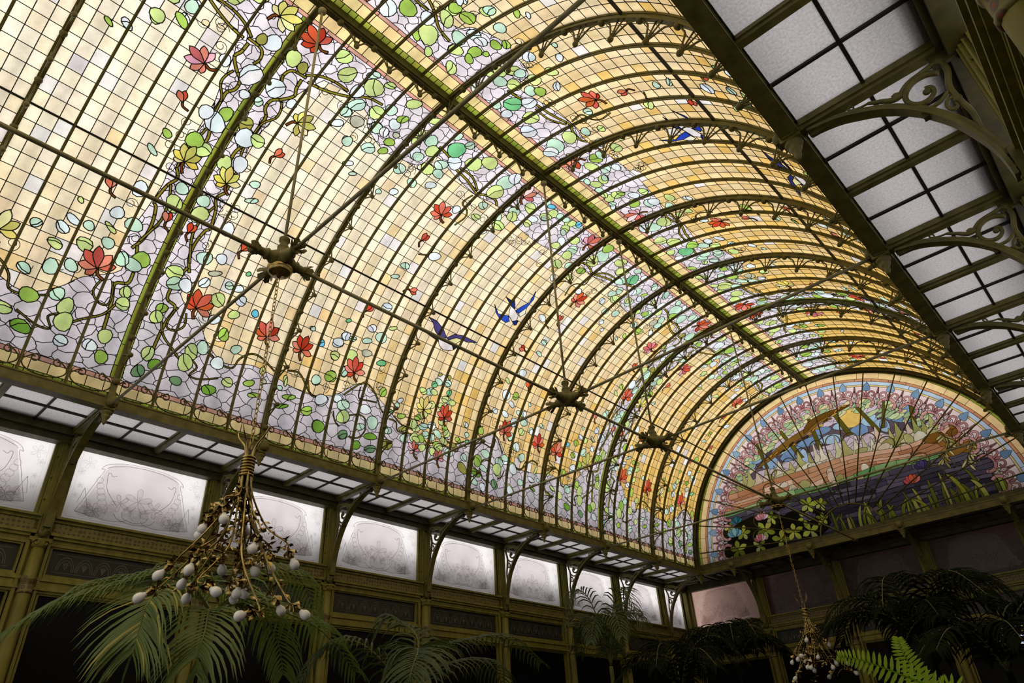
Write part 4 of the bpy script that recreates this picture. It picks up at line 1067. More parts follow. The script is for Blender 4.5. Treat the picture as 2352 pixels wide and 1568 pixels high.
# ------------------------------------------------------------------ lunette
LC = (0.0, ZB + .085); LR = 3.42
def lunette():
    rnd = random.Random(5)
    zb = .085                                               # layout: x, z above springing; centre of the rings at z = zb
    pol = lambda a, r: (r * cos(a), zb + r * sin(a))
    A0 = 0.02
    outline = [pol(a, LR) for a in np.linspace(A0, pi - A0, 90)]
    L = Leaded(outline)
    BAND = [(3.365, gc(160, 176, 60), 48, .2), (3.235, gc(246, 214, 152), 24, .07), (3.18, gc(206, 146, 106), 30, .1), (3.10, gc(188, 208, 226), 12, .06), (3.062, gc(232, 206, 140), 12, .05)]
    rad = [LR] + [b[0] for b in BAND]
    # picture inside: layered from the back
    pic = []
    def blobs(x0, x1, z0, z1, n, sx, sz, cols, jit=.1):
        for _ in range(n):
            x, z = rnd.uniform(x0, x1), rnd.uniform(z0, z1)
            L.shape(blob((x, z), (sx * rnd.uniform(.7, 1.3), 0), (0, sz * rnd.uniform(.7, 1.3)), rnd, 9, .16), rnd.choice(cols), jit)
    # sky with dusky purple patches and blue ribbons
    SKYC = gc(206, 190, 200)
    seeds = [(rnd.uniform(-3, 3), rnd.uniform(.2, 3.1)) for _ in range(420)]
    for e in voronoi_edges(seeds, 1.2, .8, .22, rnd): L.line(e, 1)
    MIST = [gc(98, 82, 92), gc(112, 92, 100), gc(84, 72, 84)]
    for x, z, a, b in ((-1.55, 2.0, .5, .16), (-1.0, 2.05, .55, .2), (-.35, 2.12, .6, .22), (.3, 2.15, .5, .2), (.9, 2.15, .45, .22), (1.4, 2.0, .4, .22), (1.75, 1.9, .3, .18), (-1.95, 1.75, .35, .14)):
        L.shape(blob((x, z), (a, .03), (0, b), rnd, 14, .12), rnd.choice(MIST), .08)
    BLU = [gc(142, 170, 200), gc(120, 150, 186), gc(164, 190, 212)]
    for x, z, a, b in ((-2.0, 1.95, .16, .2), (-1.75, 2.05, .2, .12), (-1.5, 2.15, .18, .12), (-1.25, 1.95, .2, .15), (-.95, 2.15, .22, .1), (-.75, 2.0, .24, .14), (-.3, 2.15, .26, .1), (0, 2.3, .2, .1), (.15, 2.05, .28, .1), (.45, 2.25, .2, .09),
                       (.75, 2.05, .2, .12), (1.0, 2.2, .16, .16), (1.2, 2.0, .13, .16), (1.22, 2.02, .07, .1), (1.45, 2.15, .2, .1), (1.6, 2.0, .18, .1), (1.8, 2.15, .2, .1), (-2.15, 1.75, .15, .12), (-.5, 1.85, .1, .18)):
        L.shape(blob((x, z), (a, rnd.uniform(-.04, .04)), (0, b), rnd, 11, .15), rnd.choice(BLU), .1)
    # setting sun
    L.shape([(.66 + .27 * cos(t), 2.42 + .27 * sin(t)) for t in np.linspace(0, 2 * pi, 22)[:-1]], gc(226, 190, 102), .03)
    # foliage canopy below the arcade
    CAN = [gc(178, 196, 140), gc(196, 212, 160), gc(214, 214, 160), gc(160, 186, 140), gc(222, 206, 160)]
    for a in np.linspace(.42, pi - .42, 60):
        for r in (2.72, 2.62, 2.52):
            if rnd.random() < .72: L.shape(blob(pol(a + rnd.uniform(-.03, .03), r + rnd.uniform(-.04, .04)), (.13, .02), (0, .05), rnd, 9, .2), rnd.choice(CAN), .08)
    # trunks
    for x, z0, z1, lean, w in ((-2.15, 1.5, 2.2, -.15, .09), (-1.35, 1.85, 2.5, -.1, .08), (-.55, 1.85, 2.6, -.3, .11), (-.12, 1.9, 2.65, -.05, .1), (.55, 2.0, 2.65, -.2, .12), (1.1, 1.9, 2.55, -.25, .1), (1.2, 1.95, 2.55, .2, .07), (1.75, 1.8, 2.35, .1, .1)):
        L.shape([(x - w / 2, z0), (x + w / 2, z0), (x + lean + w * .35, z1), (x + lean - w * .35, z1)], gc(92, 84, 26), .08)
    # brown branch with the long-tailed bird
    L.shape([tuple(p) for p in crom([(-1.6, 1.92), (-1.0, 2.25), (-.5, 2.42), (0, 2.52), (.45, 2.62), (0, 2.44), (-.4, 2.30), (-.8, 2.18), (-1.2, 2.02)], 3, True)], gc(132, 96, 40), .15)
    L.shape([tuple(p) for p in crom([(-.35, 2.35), (.0, 2.52), (.6, 2.60), (.75, 2.66), (.3, 2.66), (-.1, 2.62), (-.3, 2.5)], 3, True)], gc(96, 62, 20), .2)
    for i in range(22):                                        # feathers of the bird and bark of the branch
        t = i / 21; x, z = -1.45 + 2.0 * t, 1.99 + .62 * t - .10 * sin(pi * t) + .05; L.shape(petal((x, z), .32 + rnd.uniform(-.35, .35), rnd.uniform(.12, .2), .045), rnd.choice([gc(178, 128, 48), gc(60, 42, 16), gc(110, 76, 28), gc(206, 166, 80)]), .15)
    # pale conifers and shrubs
    SHR = [gc(206, 200, 160), gc(178, 172, 110), gc(222, 214, 186), gc(160, 158, 92), gc(214, 190, 166)]
    x = -2.45
    while x < 2.3:
        h = rnd.uniform(.32, .62); w = rnd.uniform(.11, .24); b = 1.45 + rnd.uniform(-.02, .05)
        if abs(x) < 2.5: L.shape([tuple(p) for p in crom([(x - w, b), (x - w * .5, b + h * .45), (x - w * .4, b + h * .5), (x - w * .1, b + h), (x + w * .05, b + h * 1.1), (x + w * .3, b + h * .6), (x + w * .45, b + h * .55), (x + w, b)], 2, True)], rnd.choice(SHR), .08)
        x += w * 1.05
    blobs(-2.2, 2.1, 1.4, 1.62, 46, .12, .09, SHR)
    # terracotta fields, green bank, violet water
    CLAY = [gc(222, 178, 146), gc(206, 154, 116), gc(186, 128, 90), gc(232, 196, 168)]
    zz = [1.13, 1.21, 1.29, 1.37, 1.46, 1.54]
    for i in range(5):
        x = -2.9 + rnd.uniform(0, .5)
        while x < 2.7:
            w = rnd.uniform(.7, 1.4); X_ = np.linspace(x, x + w, 6); f = lambda q, i=i: zz[i] + .05 * sin(q * 1.9 + i * .5) + .03 * sin(q * 3.1)
            L.shape([(q, f(q)) for q in X_] + [(q, f(q) + .11 - .02 * sin(q)) for q in X_[::-1]], rnd.choice(CLAY[i % 2:i % 2 + 3]), .06); x += w * .92
    blobs(-1.2, .9, 1.18, 1.4, 9, .11, .09, SHR)
    GRN = [gc(140, 178, 116), gc(112, 160, 96), gc(166, 196, 134)]
    for x in np.arange(-3.0, 3.0, .42): L.shape([(x, 1.06), (x + .43, 1.08), (x + .43 + .05, 1.2 + .05 * sin(x * 3)), (x, 1.2 + .05 * sin(x * 3 - 1))], rnd.choice(GRN), .08)
    for x in np.arange(-3.0, 3.0, .5): L.shape([(x, .95), (x + .52, .95), (x + .52 + .05, 1.1), (x - .06, 1.09)], rnd.choice(GRN[:2]), .1)
    L.shape([(-3, .94), (3, .94), (3, .965), (-3, .965)], gc(206, 150, 100), .05)
    blobs(-.2, 1.2, 1.0, 1.12, 5, .1, .07, SHR)
    WAT = [gc(70, 65, 78), gc(60, 56, 68), gc(84, 76, 90), gc(50, 47, 56), gc(100, 92, 106)]
    for z in np.arange(.04, 1.0, .085):
        x = -3.3 + rnd.uniform(0, .3)
        while x < 3.3:
            w = rnd.uniform(.35, .8); X_ = np.linspace(x, x + w, 5)
            L.shape([(q, z + .012 * sin(q * 7 + z * 9)) for q in X_] + [(q, z + .09 + .016 * sin(q * 6 + z * 20)) for q in X_[::-1]], rnd.choice(WAT), .1); x += w
    for _ in range(26):
        x, z = rnd.uniform(-.6, 2.2), rnd.uniform(.55, .95); w = rnd.uniform(.03, .08); L.shape([(x - w, z), (x, z + .007), (x + w, z + .004), (x, z - .006)], gc(210, 180, 110), .1)
    # dark water garden at the window side with lilies, stones and reeds
    DK = [gc(30, 28, 14), gc(42, 38, 18), gc(24, 22, 14)]
    for x, z, a, b in ((-2.75, .6, .35, .42), (-2.2, .45, .5, .4), (-1.6, .5, .5, .35), (-1.1, .55, .4, .25), (-2.5, .25, .5, .2), (-.75, .45, .4, .3), (-1.9, .72, .6, .2)): L.shape(blob((x, z), (a, 0), (0, b), rnd, 14, .08), rnd.choice(DK), .1)
    LF = [gc(172, 180, 62), gc(146, 158, 52), gc(196, 196, 84), gc(112, 124, 40), gc(178, 184, 110)]
    for x, z, r in ((-2.45, .30, .2), (-2.25, .62, .16), (-1.75, .55, .2), (-1.45, .30, .2), (-1.55, .78, .14), (-1.15, .38, .18), (-.8, .32, .2), (-.85, .6, .15), (-2.55, .82, .14), (-.5, .5, .13), (-1.95, .25, .16), (-.7, .85, .18), (-.45, .8, .14)):
        r *= 1.1
        n = rnd.choice((4, 5, 5)); a0 = rnd.uniform(0, 6)
        for i in range(n): L.shape(petal((x, z), a0 + 2 * pi * i / n, r * rnd.uniform(.8, 1.1), r * .55), rnd.choice(LF), .1)
    for x, z, r, cs in ((-1.75, .86, .17, PNKS), (-1.9, .42, .15, PNKS), (-2.45, .66, .19, [gc(110, 160, 176), gc(84, 138, 160), gc(140, 180, 190)]), (-2.35, .92, .15, [gc(60, 120, 132), gc(44, 98, 110)]), (1.35, .78, .17, [gc(216, 120, 110), gc(222, 100, 70), gc(200, 84, 84)]), (1.62, 1.0, .16, [gc(78, 68, 110), gc(60, 54, 90)]), (-.75, .6, .15, [gc(110, 96, 130), gc(84, 74, 104)])):
        for o in (-1.0, 1.0, -.45, .45, 0): L.shape(petal((x, z - r * .4), pi / 2 + o, r * 1.1, r * .6), rnd.choice(cs), .1)
    for x in np.arange(-.35, 3.0, .085):                                     # reeds
        if rnd.random() < .12: continue
        h = rnd.uniform(.3, .6) * (1.25 if x > 1.5 else 1); b = rnd.uniform(-.22, .22); w = rnd.uniform(.045, .085); xx = x + rnd.uniform(-.03, .03)
        l_, r_ = ribbon_poly([(xx, .06), (xx + b * .15, .06 + h * .5), (xx + b * .6, .06 + h * .85), (xx + b, .06 + h)], w, 3)
        m = len(l_); cx = [((a_[0] + b_[0]) / 2, (a_[1] + b_[1]) / 2) for a_, b_ in zip(l_, r_)]
        f = [1 - .9 * (i / (m - 1)) ** 3 for i in range(m)]
        l_ = [(c[0] + (p[0] - c[0]) * q, c[1] + (p[1] - c[1]) * q) for p, c, q in zip(l_, cx, f)]; r_ = [(c[0] + (p[0] - c[0]) * q, c[1] + (p[1] - c[1]) * q) for p, c, q in zip(r_, cx, f)]
        L.shape(l_ + r_[::-1], rnd.choice([gc(150, 152, 50), gc(122, 128, 44), gc(172, 170, 80), gc(98, 104, 36)]), .1)
    for x in np.arange(-.9, 1.2, .2): L.shape(blob((x, .09), (.13, 0), (0, .06), rnd, 8, .15), rnd.choice([gc(112, 98, 84), gc(90, 80, 68)]), .1)
    # hanging branch with brown and pale leaves at the far side
    blobs(1.95, 2.75, 1.0, 1.6, 14, .16, .1, [gc(150, 104, 44), gc(126, 84, 32), gc(170, 126, 60)])
    for cx0, z0 in ((2.1, 1.5), (2.45, 1.35)):
        for i in range(26):
            t = i / 26; a = -pi / 2 + rnd.uniform(-1.2, 1.2); x, z = cx0 + .1 * sin(t * 5), z0 - t * .55
            L.shape(petal((x, z), a, rnd.uniform(.12, .2), .045), rnd.choice([gc(190, 178, 112), gc(214, 202, 140), gc(146, 130, 70)]), .1)
    # arcade of pink horseshoe scrolls with blue buds
    NA = 20; RO = [gc(204, 152, 148), gc(190, 134, 132), gc(170, 114, 114)]; CRM = gc(236, 216, 214)
    for i in range(2 * NA):
        b0, b1 = pi * i / 2 / NA, pi * (i + 1) / 2 / NA
        L.shape([pol(b0, 2.79), pol((b0 + b1) / 2, 2.79), pol(b1, 2.79), pol(b1, 3.07), pol((b0 + b1) / 2, 3.07), pol(b0, 3.07)], CRM, .05)
    for i, (r, c, n, j) in enumerate(BAND):
        for q in range(-1, n + 1):
            b0, b1 = (max(-.02, min(pi + .02, pi * (q + w + .5 * (i % 2)) / n)) for w in (0, 1))
            if b1 - b0 > .001: L.shape([pol(x, r) for x in np.linspace(b0, b1, 5)] + [pol(x, rad[i] + (.01 if i == 0 else 0)) for x in np.linspace(b1, b0, 5)], c, j)
    for i in range(NA):
        a = pi * (i + .5) / NA; d_ = np.array((cos(a), sin(a))); e = np.array((-d_[1], d_[0]))
        T = lambda u, v: (e[0] * u + d_[0] * v, zb + e[1] * u + d_[1] * v)
        for sg in (-1, 1):
            L.shape([T(sg * u, v) for u, v in ((.02, 2.80), (.09, 2.97), (.17, 2.92), (.225, 2.74), (.19, 2.66), (.20, 2.82), (.11, 2.88))], CRM, .05)
        arc = [T(.185 * cos(t), 2.70 + .16 * sin(t)) for t in np.linspace(-.75, pi + .75, 16)]; inn = [T(.125 * cos(t), 2.70 + .10 * sin(t)) for t in np.linspace(pi + .75, -.75, 16)]
        i_ = L.shape(arc + inn, RO[i % 2], .08)
        for q in range(2, 15, 3): L.line([arc[q], inn[15 - q]], 10 + i_)
        for sg in (-1, 1):
            l_, r_ = ribbon_poly([T(sg * .03, 2.84), T(sg * .075, 2.95), T(sg * .15, 2.94), T(sg * .17, 2.87), T(sg * .12, 2.86)], .036, 3)
            L.shape(l_ + r_[::-1], RO[(i + 1) % 3], .08)
            l_, r_ = ribbon_poly([T(sg * .16, 2.80), T(sg * .21, 2.92), T(sg * .24, 3.04)], .02, 3); L.shape(l_ + r_[::-1], RO[2], .05)
        L.shape([T(u, v) for u, v in ((0, 2.83), (.03, 2.90), (0, 2.99), (-.03, 2.90))], RO[2], .05)
        L.shape([tuple(p) for p in crom([T(-.075, 2.99), T(0, 2.965), T(.075, 2.99), T(.062, 3.07), T(.012, 3.15), T(0, 3.158), T(-.012, 3.15), T(-.062, 3.07)], 2, True)], rnd.choice([gc(122, 152, 182), gc(108, 138, 170), gc(140, 168, 192)]), .06)
    def visible(lay, mid):
        r = np.hypot(mid[:, 0], mid[:, 1] - zb)
        return (lay == -1) | (lay == 3) | ((lay == 1) & (r < 3.06) & (mid[:, 1] > .9))
    def colour(p):
        r = hypot(p[0], p[1] - zb)
        for i, (rr, c, n, j) in enumerate(BAND):
            if r > rr: return c, j
        return (SKYC if p[1] > .9 else gc(70, 62, 88)), .1
    panes, came = L.solve(visible, colour, rnd)
    WN[0] += 1
    root = thing(f'window_{WN[0]}', 'large semicircular stained glass lunette of trees, sun and water lilies closing the vault', 'stained glass window', kind='structure')
    put_glass(root, panes, came, lambda a, b, h: Vector((a, YE + .02 - h, ZB + b)), lambda l: .0085, limit=300, minpx=60)
    MB().strip([(o_ , a_, b_) for o_, a_, b_ in arch_frames(YE + .03, RG + .08, 0, 180, 73)], [(0, -.02), (0, .02), (.19, .02), (.19, -.02)]).build('lunette_frame', M_IRON2, root)
    # iron fan of bars in front
    zc = ZB + .10; Y = YE - .02
    for i in range(17):
        a = pi * (i + .5) / 17
        x, z = cos(a), sin(a)
        MB().tube([(.0 + x * .62, Y, zc + z * .55), (x * 3.38, Y, zc + z * 3.36)], .013, 6).build('fan_bar', M_IRON2, root)
    MB().tube([(.62 * cos(t), Y, zc + .55 * sin(t)) for t in np.linspace(0, pi, 25)], .016, 6).build('fan_hub_ring', M_IRON, root)
    for i in range(16):
        a = pi * (i + 1) / 17; a0, a1 = a - pi / 34, a + pi / 34; c = (1.62 * cos(a), zc + 1.58 * sin(a)); r = hypot(1.6 * (cos(a0) - cos(a1)), 1.6 * (sin(a0) - sin(a1))) / 2
        P = [(c[0] + r * cos(t), Y, c[1] + r * 1.5 * sin(t) if False else c[1] + r * sin(t)) for t in np.linspace(a - pi / 2, a + pi / 2, 11)]
        P = [(1.62 * cos(a) + r * (cos(t) * 1.0), Y, c[1] + r * sin(t)) for t in np.linspace(a - 1.75, a + 1.75, 13)]
        P = [(p[0] + cos(a) * .30, p[1], p[2] + sin(a) * .30) for p in P]
        MB().tube(P, .011, 6).build('fan_loop', M_IRON, root)
    return root
lunette()
# spandrel of dark iron between lunette and roof, and the outside, with unseen pieces added to shade the glass
def outside():
    o = MB().box((-4.1, YW + 1.0, -.1), (12, YW + 1.4, ZB + 2.2)).build('outside_building', M_BRICK); tag(o, 'brick building standing close behind the end wall windows', 'building', kind='structure')
    o = MB().box((-4.9, YE + .30, ZB + .42), (12, YW + .7, ZB + .55)).build('added_shade_roof', M_ROOF); tag(o, 'unseen zinc slab added outside over the end soffit to shade its panes', 'roof', kind='structure')  # not seen; added to keep sky light off the end soffit and lunette foot
    for sg in (-1, 1):
        o = MB().box((min(sg * 4.3, sg * 4.5), YB, ZB + .12), (max(sg * 4.3, sg * 4.5), YW, ZB + .45)).build('added_shade_gutter', M_ROOF); tag(o, f"unseen zinc box added to shade the vault foot above the {'window wall' if sg < 0 else 'bracket wall'} soffit", 'gutter', kind='structure')  # not seen; added to dim the soffit and the lowest vault glass
    o = MB().box((-W - .55, -12, -.1), (-W - .36, YW + 1, ZB - .52)).build('added_shade_parapet', M_BRICK); tag(o, 'unseen low brick wall added outside to darken the window wall panes below', 'wall', kind='structure')  # not seen; added so the clerestory panes get darker downwards
outside()

# ------------------------------------------------------------------ flower-branch chandeliers
BULBS = [(-0.154, -0.421, -2.666, -0.141, -0.375, -2.631), (-0.135, -0.354, -2.534, -0.124, -0.316, -2.488), (0.007, -0.249, -2.512, -0.002, -0.228, -2.458), (-0.265, -0.162, -2.531, -0.233, -0.155, -2.479), (-0.357, -0.082, -2.598, -0.31, -0.082, -2.543), (0.174, -0.157, -2.666, 0.125, -0.186, -2.631), (-0.192, 0.034, -2.431, -0.171, 0.013, -2.377), (0.054, -0.123, -2.199, 0.038, -0.122, -2.137), (-0.078, -0.181, -2.24, -0.069, -0.159, -2.181), (-0.1, -0.19, -2.289, -0.09, -0.16, -2.215), (-0.116, 0.108, -2.179, -0.1, 0.088, -2.134), (0.158, 0.043, -2.38, 0.148, 0.063, -2.319), (-0.119, 0.221, -2.402, -0.112, 0.168, -2.398), (-0.04, 0.17, -2.459, -0.05, 0.125, -2.417), (-0.03, 0.278, -2.426, -0.018, 0.251, -2.366), (0.184, 0.316, -2.439, 0.167, 0.292, -2.38), (-0.154, 0.144, -2.466, -0.133, 0.119, -2.428), (-0.09, 0.11, -2.583, -0.08, 0.115, -2.525), (-0.212, 0.222, -2.566, -0.184, 0.182, -2.504), (-0.308, 0.2, -2.58, -0.268, 0.157, -2.537), (0.321, -0.054, -2.813, 0.302, 0.009, -2.784), (-0.021, 0.381, -2.678, -0.014, 0.335, -2.624), (0.237, 0.389, -2.743, 0.207, 0.348, -2.705)]
def leaf_quad(mb, p, d_, ln, w):
    d_ = Vector(d_).normalized(); u = d_.orthogonal().normalized(); k = d_.cross(u)
    mb.add([p, p + d_ * ln * .45 + u * w + k * w * .4, p + d_ * ln, p + d_ * ln * .45 - u * w + k * w * .4, p + d_ * ln * .5 - k * w * .2], [(0, 1, 4), (1, 2, 4), (2, 3, 4), (3, 0, 4)])
def bulb_mesh():
    return MB().lathe([(.013, 0), (.014, .016), (.018, .024), (.027, .036), (.0305, .052), (.028, .068), (.018, .080), (.006, .0855), (0, .086)], n=14).mesh('bulb', M_BULB)
def cup_mesh():
    mb = MB().lathe([(.010, -.03), (.014, -.01), (.022, 0), (.024, .012), (.016, .03), (.015, .038)], n=10)
    for i in range(5):
        a = 2 * pi * i / 5; e = Vector((cos(a), sin(a), 0)); f = Vector((-sin(a), cos(a), 0))
        mb.add([e * .012 + Vector((0, 0, -.02)) - f * .012, e * .012 + Vector((0, 0, -.02)) + f * .012, e * .036 + f * .022 + Vector((0, 0, -.004)), e * .044 + Vector((0, 0, .018)), e * .036 - f * .022 + Vector((0, 0, -.004)), e * .034 + Vector((0, 0, -.012))],
               [(0, 1, 5), (1, 2, 5), (2, 3, 5), (3, 4, 5), (4, 0, 5)], True)
    return mb.mesh('flower_socket', M_GOLD)
BULB, CUP = bulb_mesh(), cup_mesh()
LINK = MB().tube([(.012 * cos(a), 0, .021 * sin(a) * 1.15) for a in np.linspace(0, 2 * pi, 13)], .0035, 5, cap=False).mesh('chain_link', M_GOLD)
def chandelier(y, label, rotz):
    rnd = random.Random(8)
    t = thing('chandelier', label, 'chandelier', (0, y, ZB), 'flower branch chandeliers')
    rm = Matrix.Rotation(rotz, 3, 'Z')
    z = -.268; i = 0
    while z > -1.70:
        o = link('chain_link', LINK, t, loc=(0, 0, z), rot=(0, 0, (i % 2) * pi / 2 + .4)); z -= .038; i += 1
    # rope collar
    mb = MB()
    for j in range(7): mb.lathe([(.036, -.011), (.045, -.006), (.047, 0), (.045, .006), (.036, .011)], (0, 0, -1.76 - .0205 * j), n=16)
    mb.build('rope_collar', M_GOLD, t)
    for j in range(4):
        a = rotz + j * pi / 2 + .5; e = Vector((cos(a), sin(a), 0))
        P = crom([e * .02 + Vector((0, 0, -1.78)), e * .03 + Vector((0, 0, -1.72)), e * .05 + Vector((0, 0, -1.66)), e * .10 + Vector((0, 0, -1.60)), e * .12 + Vector((0, 0, -1.545))], 4)
        MB().tube([tuple(p) for p in P], [.011 * (1 - .75 * i / len(P)) for i in range(len(P))], 6).build('horn', M_GOLD, t)
    lm = MB()
    for b in BULBS:
        B_, S_ = rm @ Vector(b[:3]), rm @ Vector(b[3:])
        d_ = (B_ - S_).normalized()
        q = Vector((0, 0, 1)).rotation_difference(d_).to_euler()
        c = link('flower_socket', CUP, t, loc=S_, rot=q)
        link('bulb', BULB, c, loc=(0, 0, .026))
        # branch from the collar: gathered stems, then a bow outwards
        s0 = Vector((S_.x, S_.y, 0)).normalized() * .028 + Vector((rnd.uniform(-.01, .01), rnd.uniform(-.01, .01), -1.86)); h = S_.z + 1.86
        m1 = s0.lerp(S_, .22) * 1.0; m1 = Vector((S_.x * .18, S_.y * .18, -1.86 + h * .30)); m2 = Vector((S_.x * .5 + rnd.uniform(-.04, .04), S_.y * .5 + rnd.uniform(-.04, .04), -1.86 + h * .66)); m3 = S_ - d_ * .07 + Vector((0, 0, .01))
        P = [Vector(p) for p in crom([s0, m1, m2, m3, S_ - d_ * .028], 5)]
        MB().tube(P, [.0085 - .0042 * i / len(P) for i in range(len(P))], 6).build('branch', M_GOLD, t)
        for i in range(6, len(P) - 1):
            for _ in range(2):
                if rnd.random() < .62:
                    dr = Vector((rnd.uniform(-1, 1), rnd.uniform(-1, 1), rnd.uniform(-1, .4)))
                    leaf_quad(lm, P[i] + dr * .006, dr, rnd.uniform(.03, .062), rnd.uniform(.009, .016))
        if rnd.random() < .8:                                     # side twig with leaves
            p = P[rnd.randrange(6, len(P) - 4)]; dr = Vector((rnd.uniform(-1, 1), rnd.uniform(-1, 1), rnd.uniform(-.8, .1))).normalized()
            tw = [p, p + dr * .05 + Vector((0, 0, -.012)), p + dr * .10 + Vector((0, 0, -.01)), p + dr * .15 + Vector((0, 0, -.035))]
            MB().tube([tuple(x) for x in crom(tw, 3)], .0028, 5).build('twig', M_GOLD, t)
            for x in crom(tw, 3)[1:]: leaf_quad(lm, Vector(x), dr + Vector((rnd.uniform(-1, 1), rnd.uniform(-1, 1), rnd.uniform(-1, .5))), rnd.uniform(.025, .045), .010)
    lm.build('gilded_leaves', M_GOLD, t)['kind'] = 'stuff'
chandelier(0, 'large brass branch chandelier with white bulbs hanging near the left palm', 0)
chandelier(5 * D, 'distant brass branch chandelier with white bulbs hanging before the end wall', 2.2)

# ------------------------------------------------------------------ palms and fern
def frond(parent, rachis, ln, mat, rnd, n=30, w=.016, droop=.7, stem=M_STEM, spread=1.0, mixm=None, segs=4):
    """rachis: points in world; leaflets hang from both sides, each an object of its own"""
    P = [Vector(p) for p in crom(rachis, 6)]; m = len(P)
    off = parent.location
    fr = MB().tube([p - off for p in P], [.012 * (1 - .75 * i / m) for i in range(m)], 6).build('frond', stem, parent)
    for i in range(n):
        f = .10 + .90 * i / (n - 1); q = f * (m - 1); j = min(int(q), m - 2); p = P[j].lerp(P[j + 1], q - j)
        t = (P[j + 1] - P[j]).normalized(); s = t.cross(Vector((0, 0, 1)))
        s = s.normalized() if s.length > .05 else Vector((1, 0, 0)); up = s.cross(t)
        L_ = ln * (.45 + .55 * sin(pi * min(1, f * .92 + .12))) * rnd.uniform(.9, 1.08)
        for sg in (-1, 1):
            d_ = (s * sg * spread + t * (.55 + .5 * f) + up * .18 + Vector((rnd.uniform(-.06, .06),) * 3)).normalized()
            pts = []; q_ = p.copy(); dd = d_.copy()
            for k in range(segs + 1):
                pts.append(q_.copy()); q_ = q_ + dd * (L_ / segs); dd = (dd + Vector((0, 0, -droop * (.35 + .25 * k)))).normalized()
            vs, fs = [], []
            for k, c in enumerate(pts):
                tt = (pts[min(k + 1, segs)] - pts[max(k - 1, 0)]).normalized(); e = tt.cross(up)
                e = e.normalized() if e.length > .05 else s; nn = e.cross(tt).normalized()
                ww = w * (.55, 1.0, .9, .62, .06, .04)[k if segs == 4 else min(5, k)]
                vs += [c + e * ww - nn * ww * .25 - off, c + nn * ww * .25 - off, c - e * ww - nn * ww * .25 - off]
            for k in range(segs): fs += [(3 * k, 3 * k + 1, 3 * k + 4, 3 * k + 3), (3 * k + 1, 3 * k + 2, 3 * k + 5, 3 * k + 4)]
            MB().add(vs, fs, True).build('leaflet', mixm if mixm and rnd.random() < .22 else mat, fr)
    return fr
def ray_at(px, py, **k):
    v = CAMR @ Vector(((px - 1176) / FPX, -(py - 784) / FPX, -1)); ax, val = list(k.items())[0]; i = 'xyz'.index(ax)
    return CAMP + v * ((val - CAMP[i]) / v[i])
def palm(label, base, trunk_h, fr_list, mat, seed, group='palms in the hall', trunk=True, **kw):
    """fr_list: (end points of each frond as world points), leaflet length"""
    rnd = random.Random(seed); base = Vector(base)
    t = thing('palm', label, 'palm', (base.x, base.y, 0), group)
    top = Vector((base.x, base.y, trunk_h)); off = t.location
    MB().tube([(0, 0, .25), (.02, .01, trunk_h * .5), (0, 0, trunk_h)], [.06, .05, .035], 10).build('trunk', M_STEM if mat is not M_PALMD else M_PALMD, t)
    MB().lathe([(.20, .0), (.27, .35), (.29, .38), (.27, .40), (.25, .36), (.1, .35)], n=16).build('pot', M_TERR, t)
    for pts, ln, opt in fr_list:
        o = dict(kw); o.update(opt)
        frond(t, [top] + [Vector(p) for p in pts], ln, mat, rnd, **o)
    return t
X = lambda px, py, x: ray_at(px, py, x=x)
# near palm under the chandelier
c0 = X(500, 1345, -2.3)
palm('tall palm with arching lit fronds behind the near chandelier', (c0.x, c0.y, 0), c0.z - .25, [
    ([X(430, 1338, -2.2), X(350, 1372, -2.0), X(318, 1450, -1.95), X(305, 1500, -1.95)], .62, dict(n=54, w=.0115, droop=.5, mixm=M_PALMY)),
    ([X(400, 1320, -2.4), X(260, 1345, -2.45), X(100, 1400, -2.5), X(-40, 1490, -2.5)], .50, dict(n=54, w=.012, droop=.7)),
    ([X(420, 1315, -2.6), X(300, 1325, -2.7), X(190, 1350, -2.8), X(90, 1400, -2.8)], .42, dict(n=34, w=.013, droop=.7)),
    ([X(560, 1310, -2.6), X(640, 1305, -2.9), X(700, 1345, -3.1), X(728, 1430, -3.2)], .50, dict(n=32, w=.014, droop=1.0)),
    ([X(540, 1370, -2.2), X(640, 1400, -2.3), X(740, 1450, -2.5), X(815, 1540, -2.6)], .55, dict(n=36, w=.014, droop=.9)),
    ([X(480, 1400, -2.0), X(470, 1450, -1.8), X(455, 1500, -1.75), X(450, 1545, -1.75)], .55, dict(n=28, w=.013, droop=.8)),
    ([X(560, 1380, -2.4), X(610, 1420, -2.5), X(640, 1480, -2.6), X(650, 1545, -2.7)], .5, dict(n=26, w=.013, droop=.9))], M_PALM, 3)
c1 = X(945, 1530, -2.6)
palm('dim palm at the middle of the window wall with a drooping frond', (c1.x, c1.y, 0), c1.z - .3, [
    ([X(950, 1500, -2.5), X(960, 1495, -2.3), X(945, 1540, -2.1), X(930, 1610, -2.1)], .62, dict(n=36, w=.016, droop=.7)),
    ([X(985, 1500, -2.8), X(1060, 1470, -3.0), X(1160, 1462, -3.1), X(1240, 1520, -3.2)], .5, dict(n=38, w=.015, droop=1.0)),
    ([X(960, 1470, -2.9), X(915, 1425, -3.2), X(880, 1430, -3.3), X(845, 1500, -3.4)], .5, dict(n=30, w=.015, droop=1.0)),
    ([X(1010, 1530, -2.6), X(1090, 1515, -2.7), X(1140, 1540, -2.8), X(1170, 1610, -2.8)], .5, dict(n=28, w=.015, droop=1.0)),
    ([X(860, 1500, -2.6), X(800, 1470, -2.7), X(740, 1490, -2.8), X(690, 1560, -2.8)], .5, dict(n=28, w=.015, droop=1.0))], M_PALMM, 5)
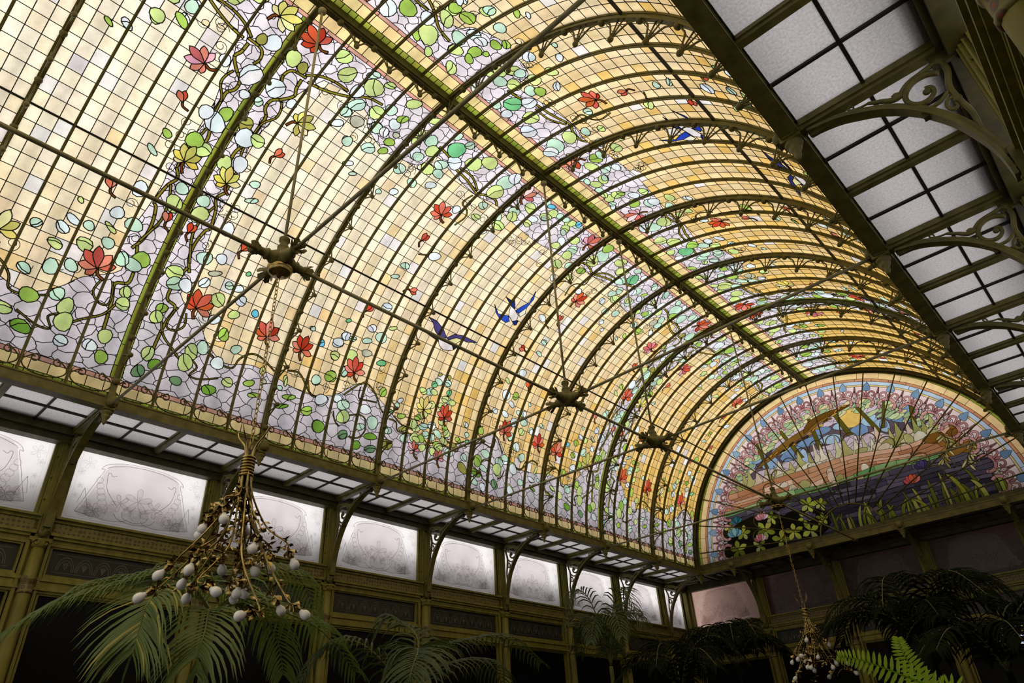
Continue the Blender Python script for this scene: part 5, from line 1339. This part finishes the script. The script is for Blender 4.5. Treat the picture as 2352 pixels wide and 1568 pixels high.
def round_palm(label, px, py, x, n, L_, mat, seed, ll=.55, up=.9, w=.016, y=None):
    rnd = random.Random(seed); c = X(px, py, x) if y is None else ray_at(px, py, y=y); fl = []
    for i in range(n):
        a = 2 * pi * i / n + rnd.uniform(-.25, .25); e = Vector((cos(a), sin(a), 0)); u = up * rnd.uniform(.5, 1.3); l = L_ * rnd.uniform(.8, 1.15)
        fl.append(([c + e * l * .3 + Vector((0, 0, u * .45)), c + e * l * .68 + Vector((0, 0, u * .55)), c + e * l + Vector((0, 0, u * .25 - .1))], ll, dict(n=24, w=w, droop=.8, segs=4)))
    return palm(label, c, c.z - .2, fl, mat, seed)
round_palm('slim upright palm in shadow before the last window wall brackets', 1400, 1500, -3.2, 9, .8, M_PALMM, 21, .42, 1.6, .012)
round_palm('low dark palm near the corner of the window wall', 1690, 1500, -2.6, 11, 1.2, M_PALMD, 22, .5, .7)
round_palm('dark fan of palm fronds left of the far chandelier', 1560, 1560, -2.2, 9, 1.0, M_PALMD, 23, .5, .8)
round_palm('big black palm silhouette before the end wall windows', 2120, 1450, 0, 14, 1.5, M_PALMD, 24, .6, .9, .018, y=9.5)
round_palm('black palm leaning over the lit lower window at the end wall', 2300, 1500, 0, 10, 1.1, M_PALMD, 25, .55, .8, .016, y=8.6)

def fern():
    rnd = random.Random(2); dpt = 1.25
    F = lambda px, py, d_=dpt: CAMP + (CAMR @ Vector(((px - 1176) / FPX, -(py - 784) / FPX, -1))) * d_
    base = F(2260, 1700)
    t = thing('fern', 'bright green fern frond tips close to the viewer at the bottom edge', 'fern', (base.x, base.y, 0)); off = t.location
    MB().lathe([(.12, .0), (.15, .28), (.16, .30), (.15, .31), (.05, .27)], n=14).build('pot', M_TERR, t)
    MB().tube([(0, 0, .27), (.01, 0, .7), (0, 0, base.z)], [.02, .015, .01], 8).build('crown', M_STEM, t)
    for pts, ln, n in (([base, F(2215, 1640, 1.27), F(2150, 1585, 1.28), F(2060, 1545, 1.27), F(1980, 1516, 1.26), F(1927, 1507, 1.25)], .033, 24), ([base, F(2190, 1640, 1.35), F(2135, 1590, 1.36), F(2100, 1540, 1.36), F(2072, 1495, 1.36), F(2062, 1466, 1.36)], .031, 21), ([base, F(2230, 1640, 1.2), F(2200, 1580, 1.2), F(2160, 1568, 1.19)], .03, 10)):
        P = [Vector(p) for p in crom(pts, 8)]; m = len(P)
        fr = MB().tube([p - off for p in P], [.0022 * (1 - .6 * i / m) for i in range(m)], 5).build('frond', M_FERN, t)
        view = (CAMP - P[m // 2]).normalized()
        for i in range(n):
            f = .2 + .8 * (i / (n - 1)) ** .85; q = f * (m - 1); j = min(int(q), m - 2); p = P[j].lerp(P[j + 1], q - j); tt = (P[j + 1] - P[j]).normalized()
            s = tt.cross(view).normalized(); L_ = ln * (1.0 - .82 * ((f - .2) / .8) ** 1.6) + .004
            for sg in (-1, 1):
                d_ = (s * sg + tt * .28 + view * rnd.uniform(-.25, .15)).normalized(); e = d_.cross(view).normalized() * (.0009 + L_ * .075); c = p + tt * (.0 if sg > 0 else ln * .08)
                V = [c - e * .6, c + d_ * L_ * .35 - e * 1.15, c + d_ * L_ * .75 - e * .8, c + d_ * L_, c + d_ * L_ * .75 + e * .8, c + d_ * L_ * .35 + e * 1.1, c + e * .8, c + d_ * L_ * .5 - view * .002]
                MB().add([v - off for v in V], [(0, 1, 7), (1, 2, 7), (2, 3, 7), (3, 4, 7), (4, 5, 7), (5, 6, 7), (6, 0, 7)], True).build('leaflet', M_FERN, fr)
fern()
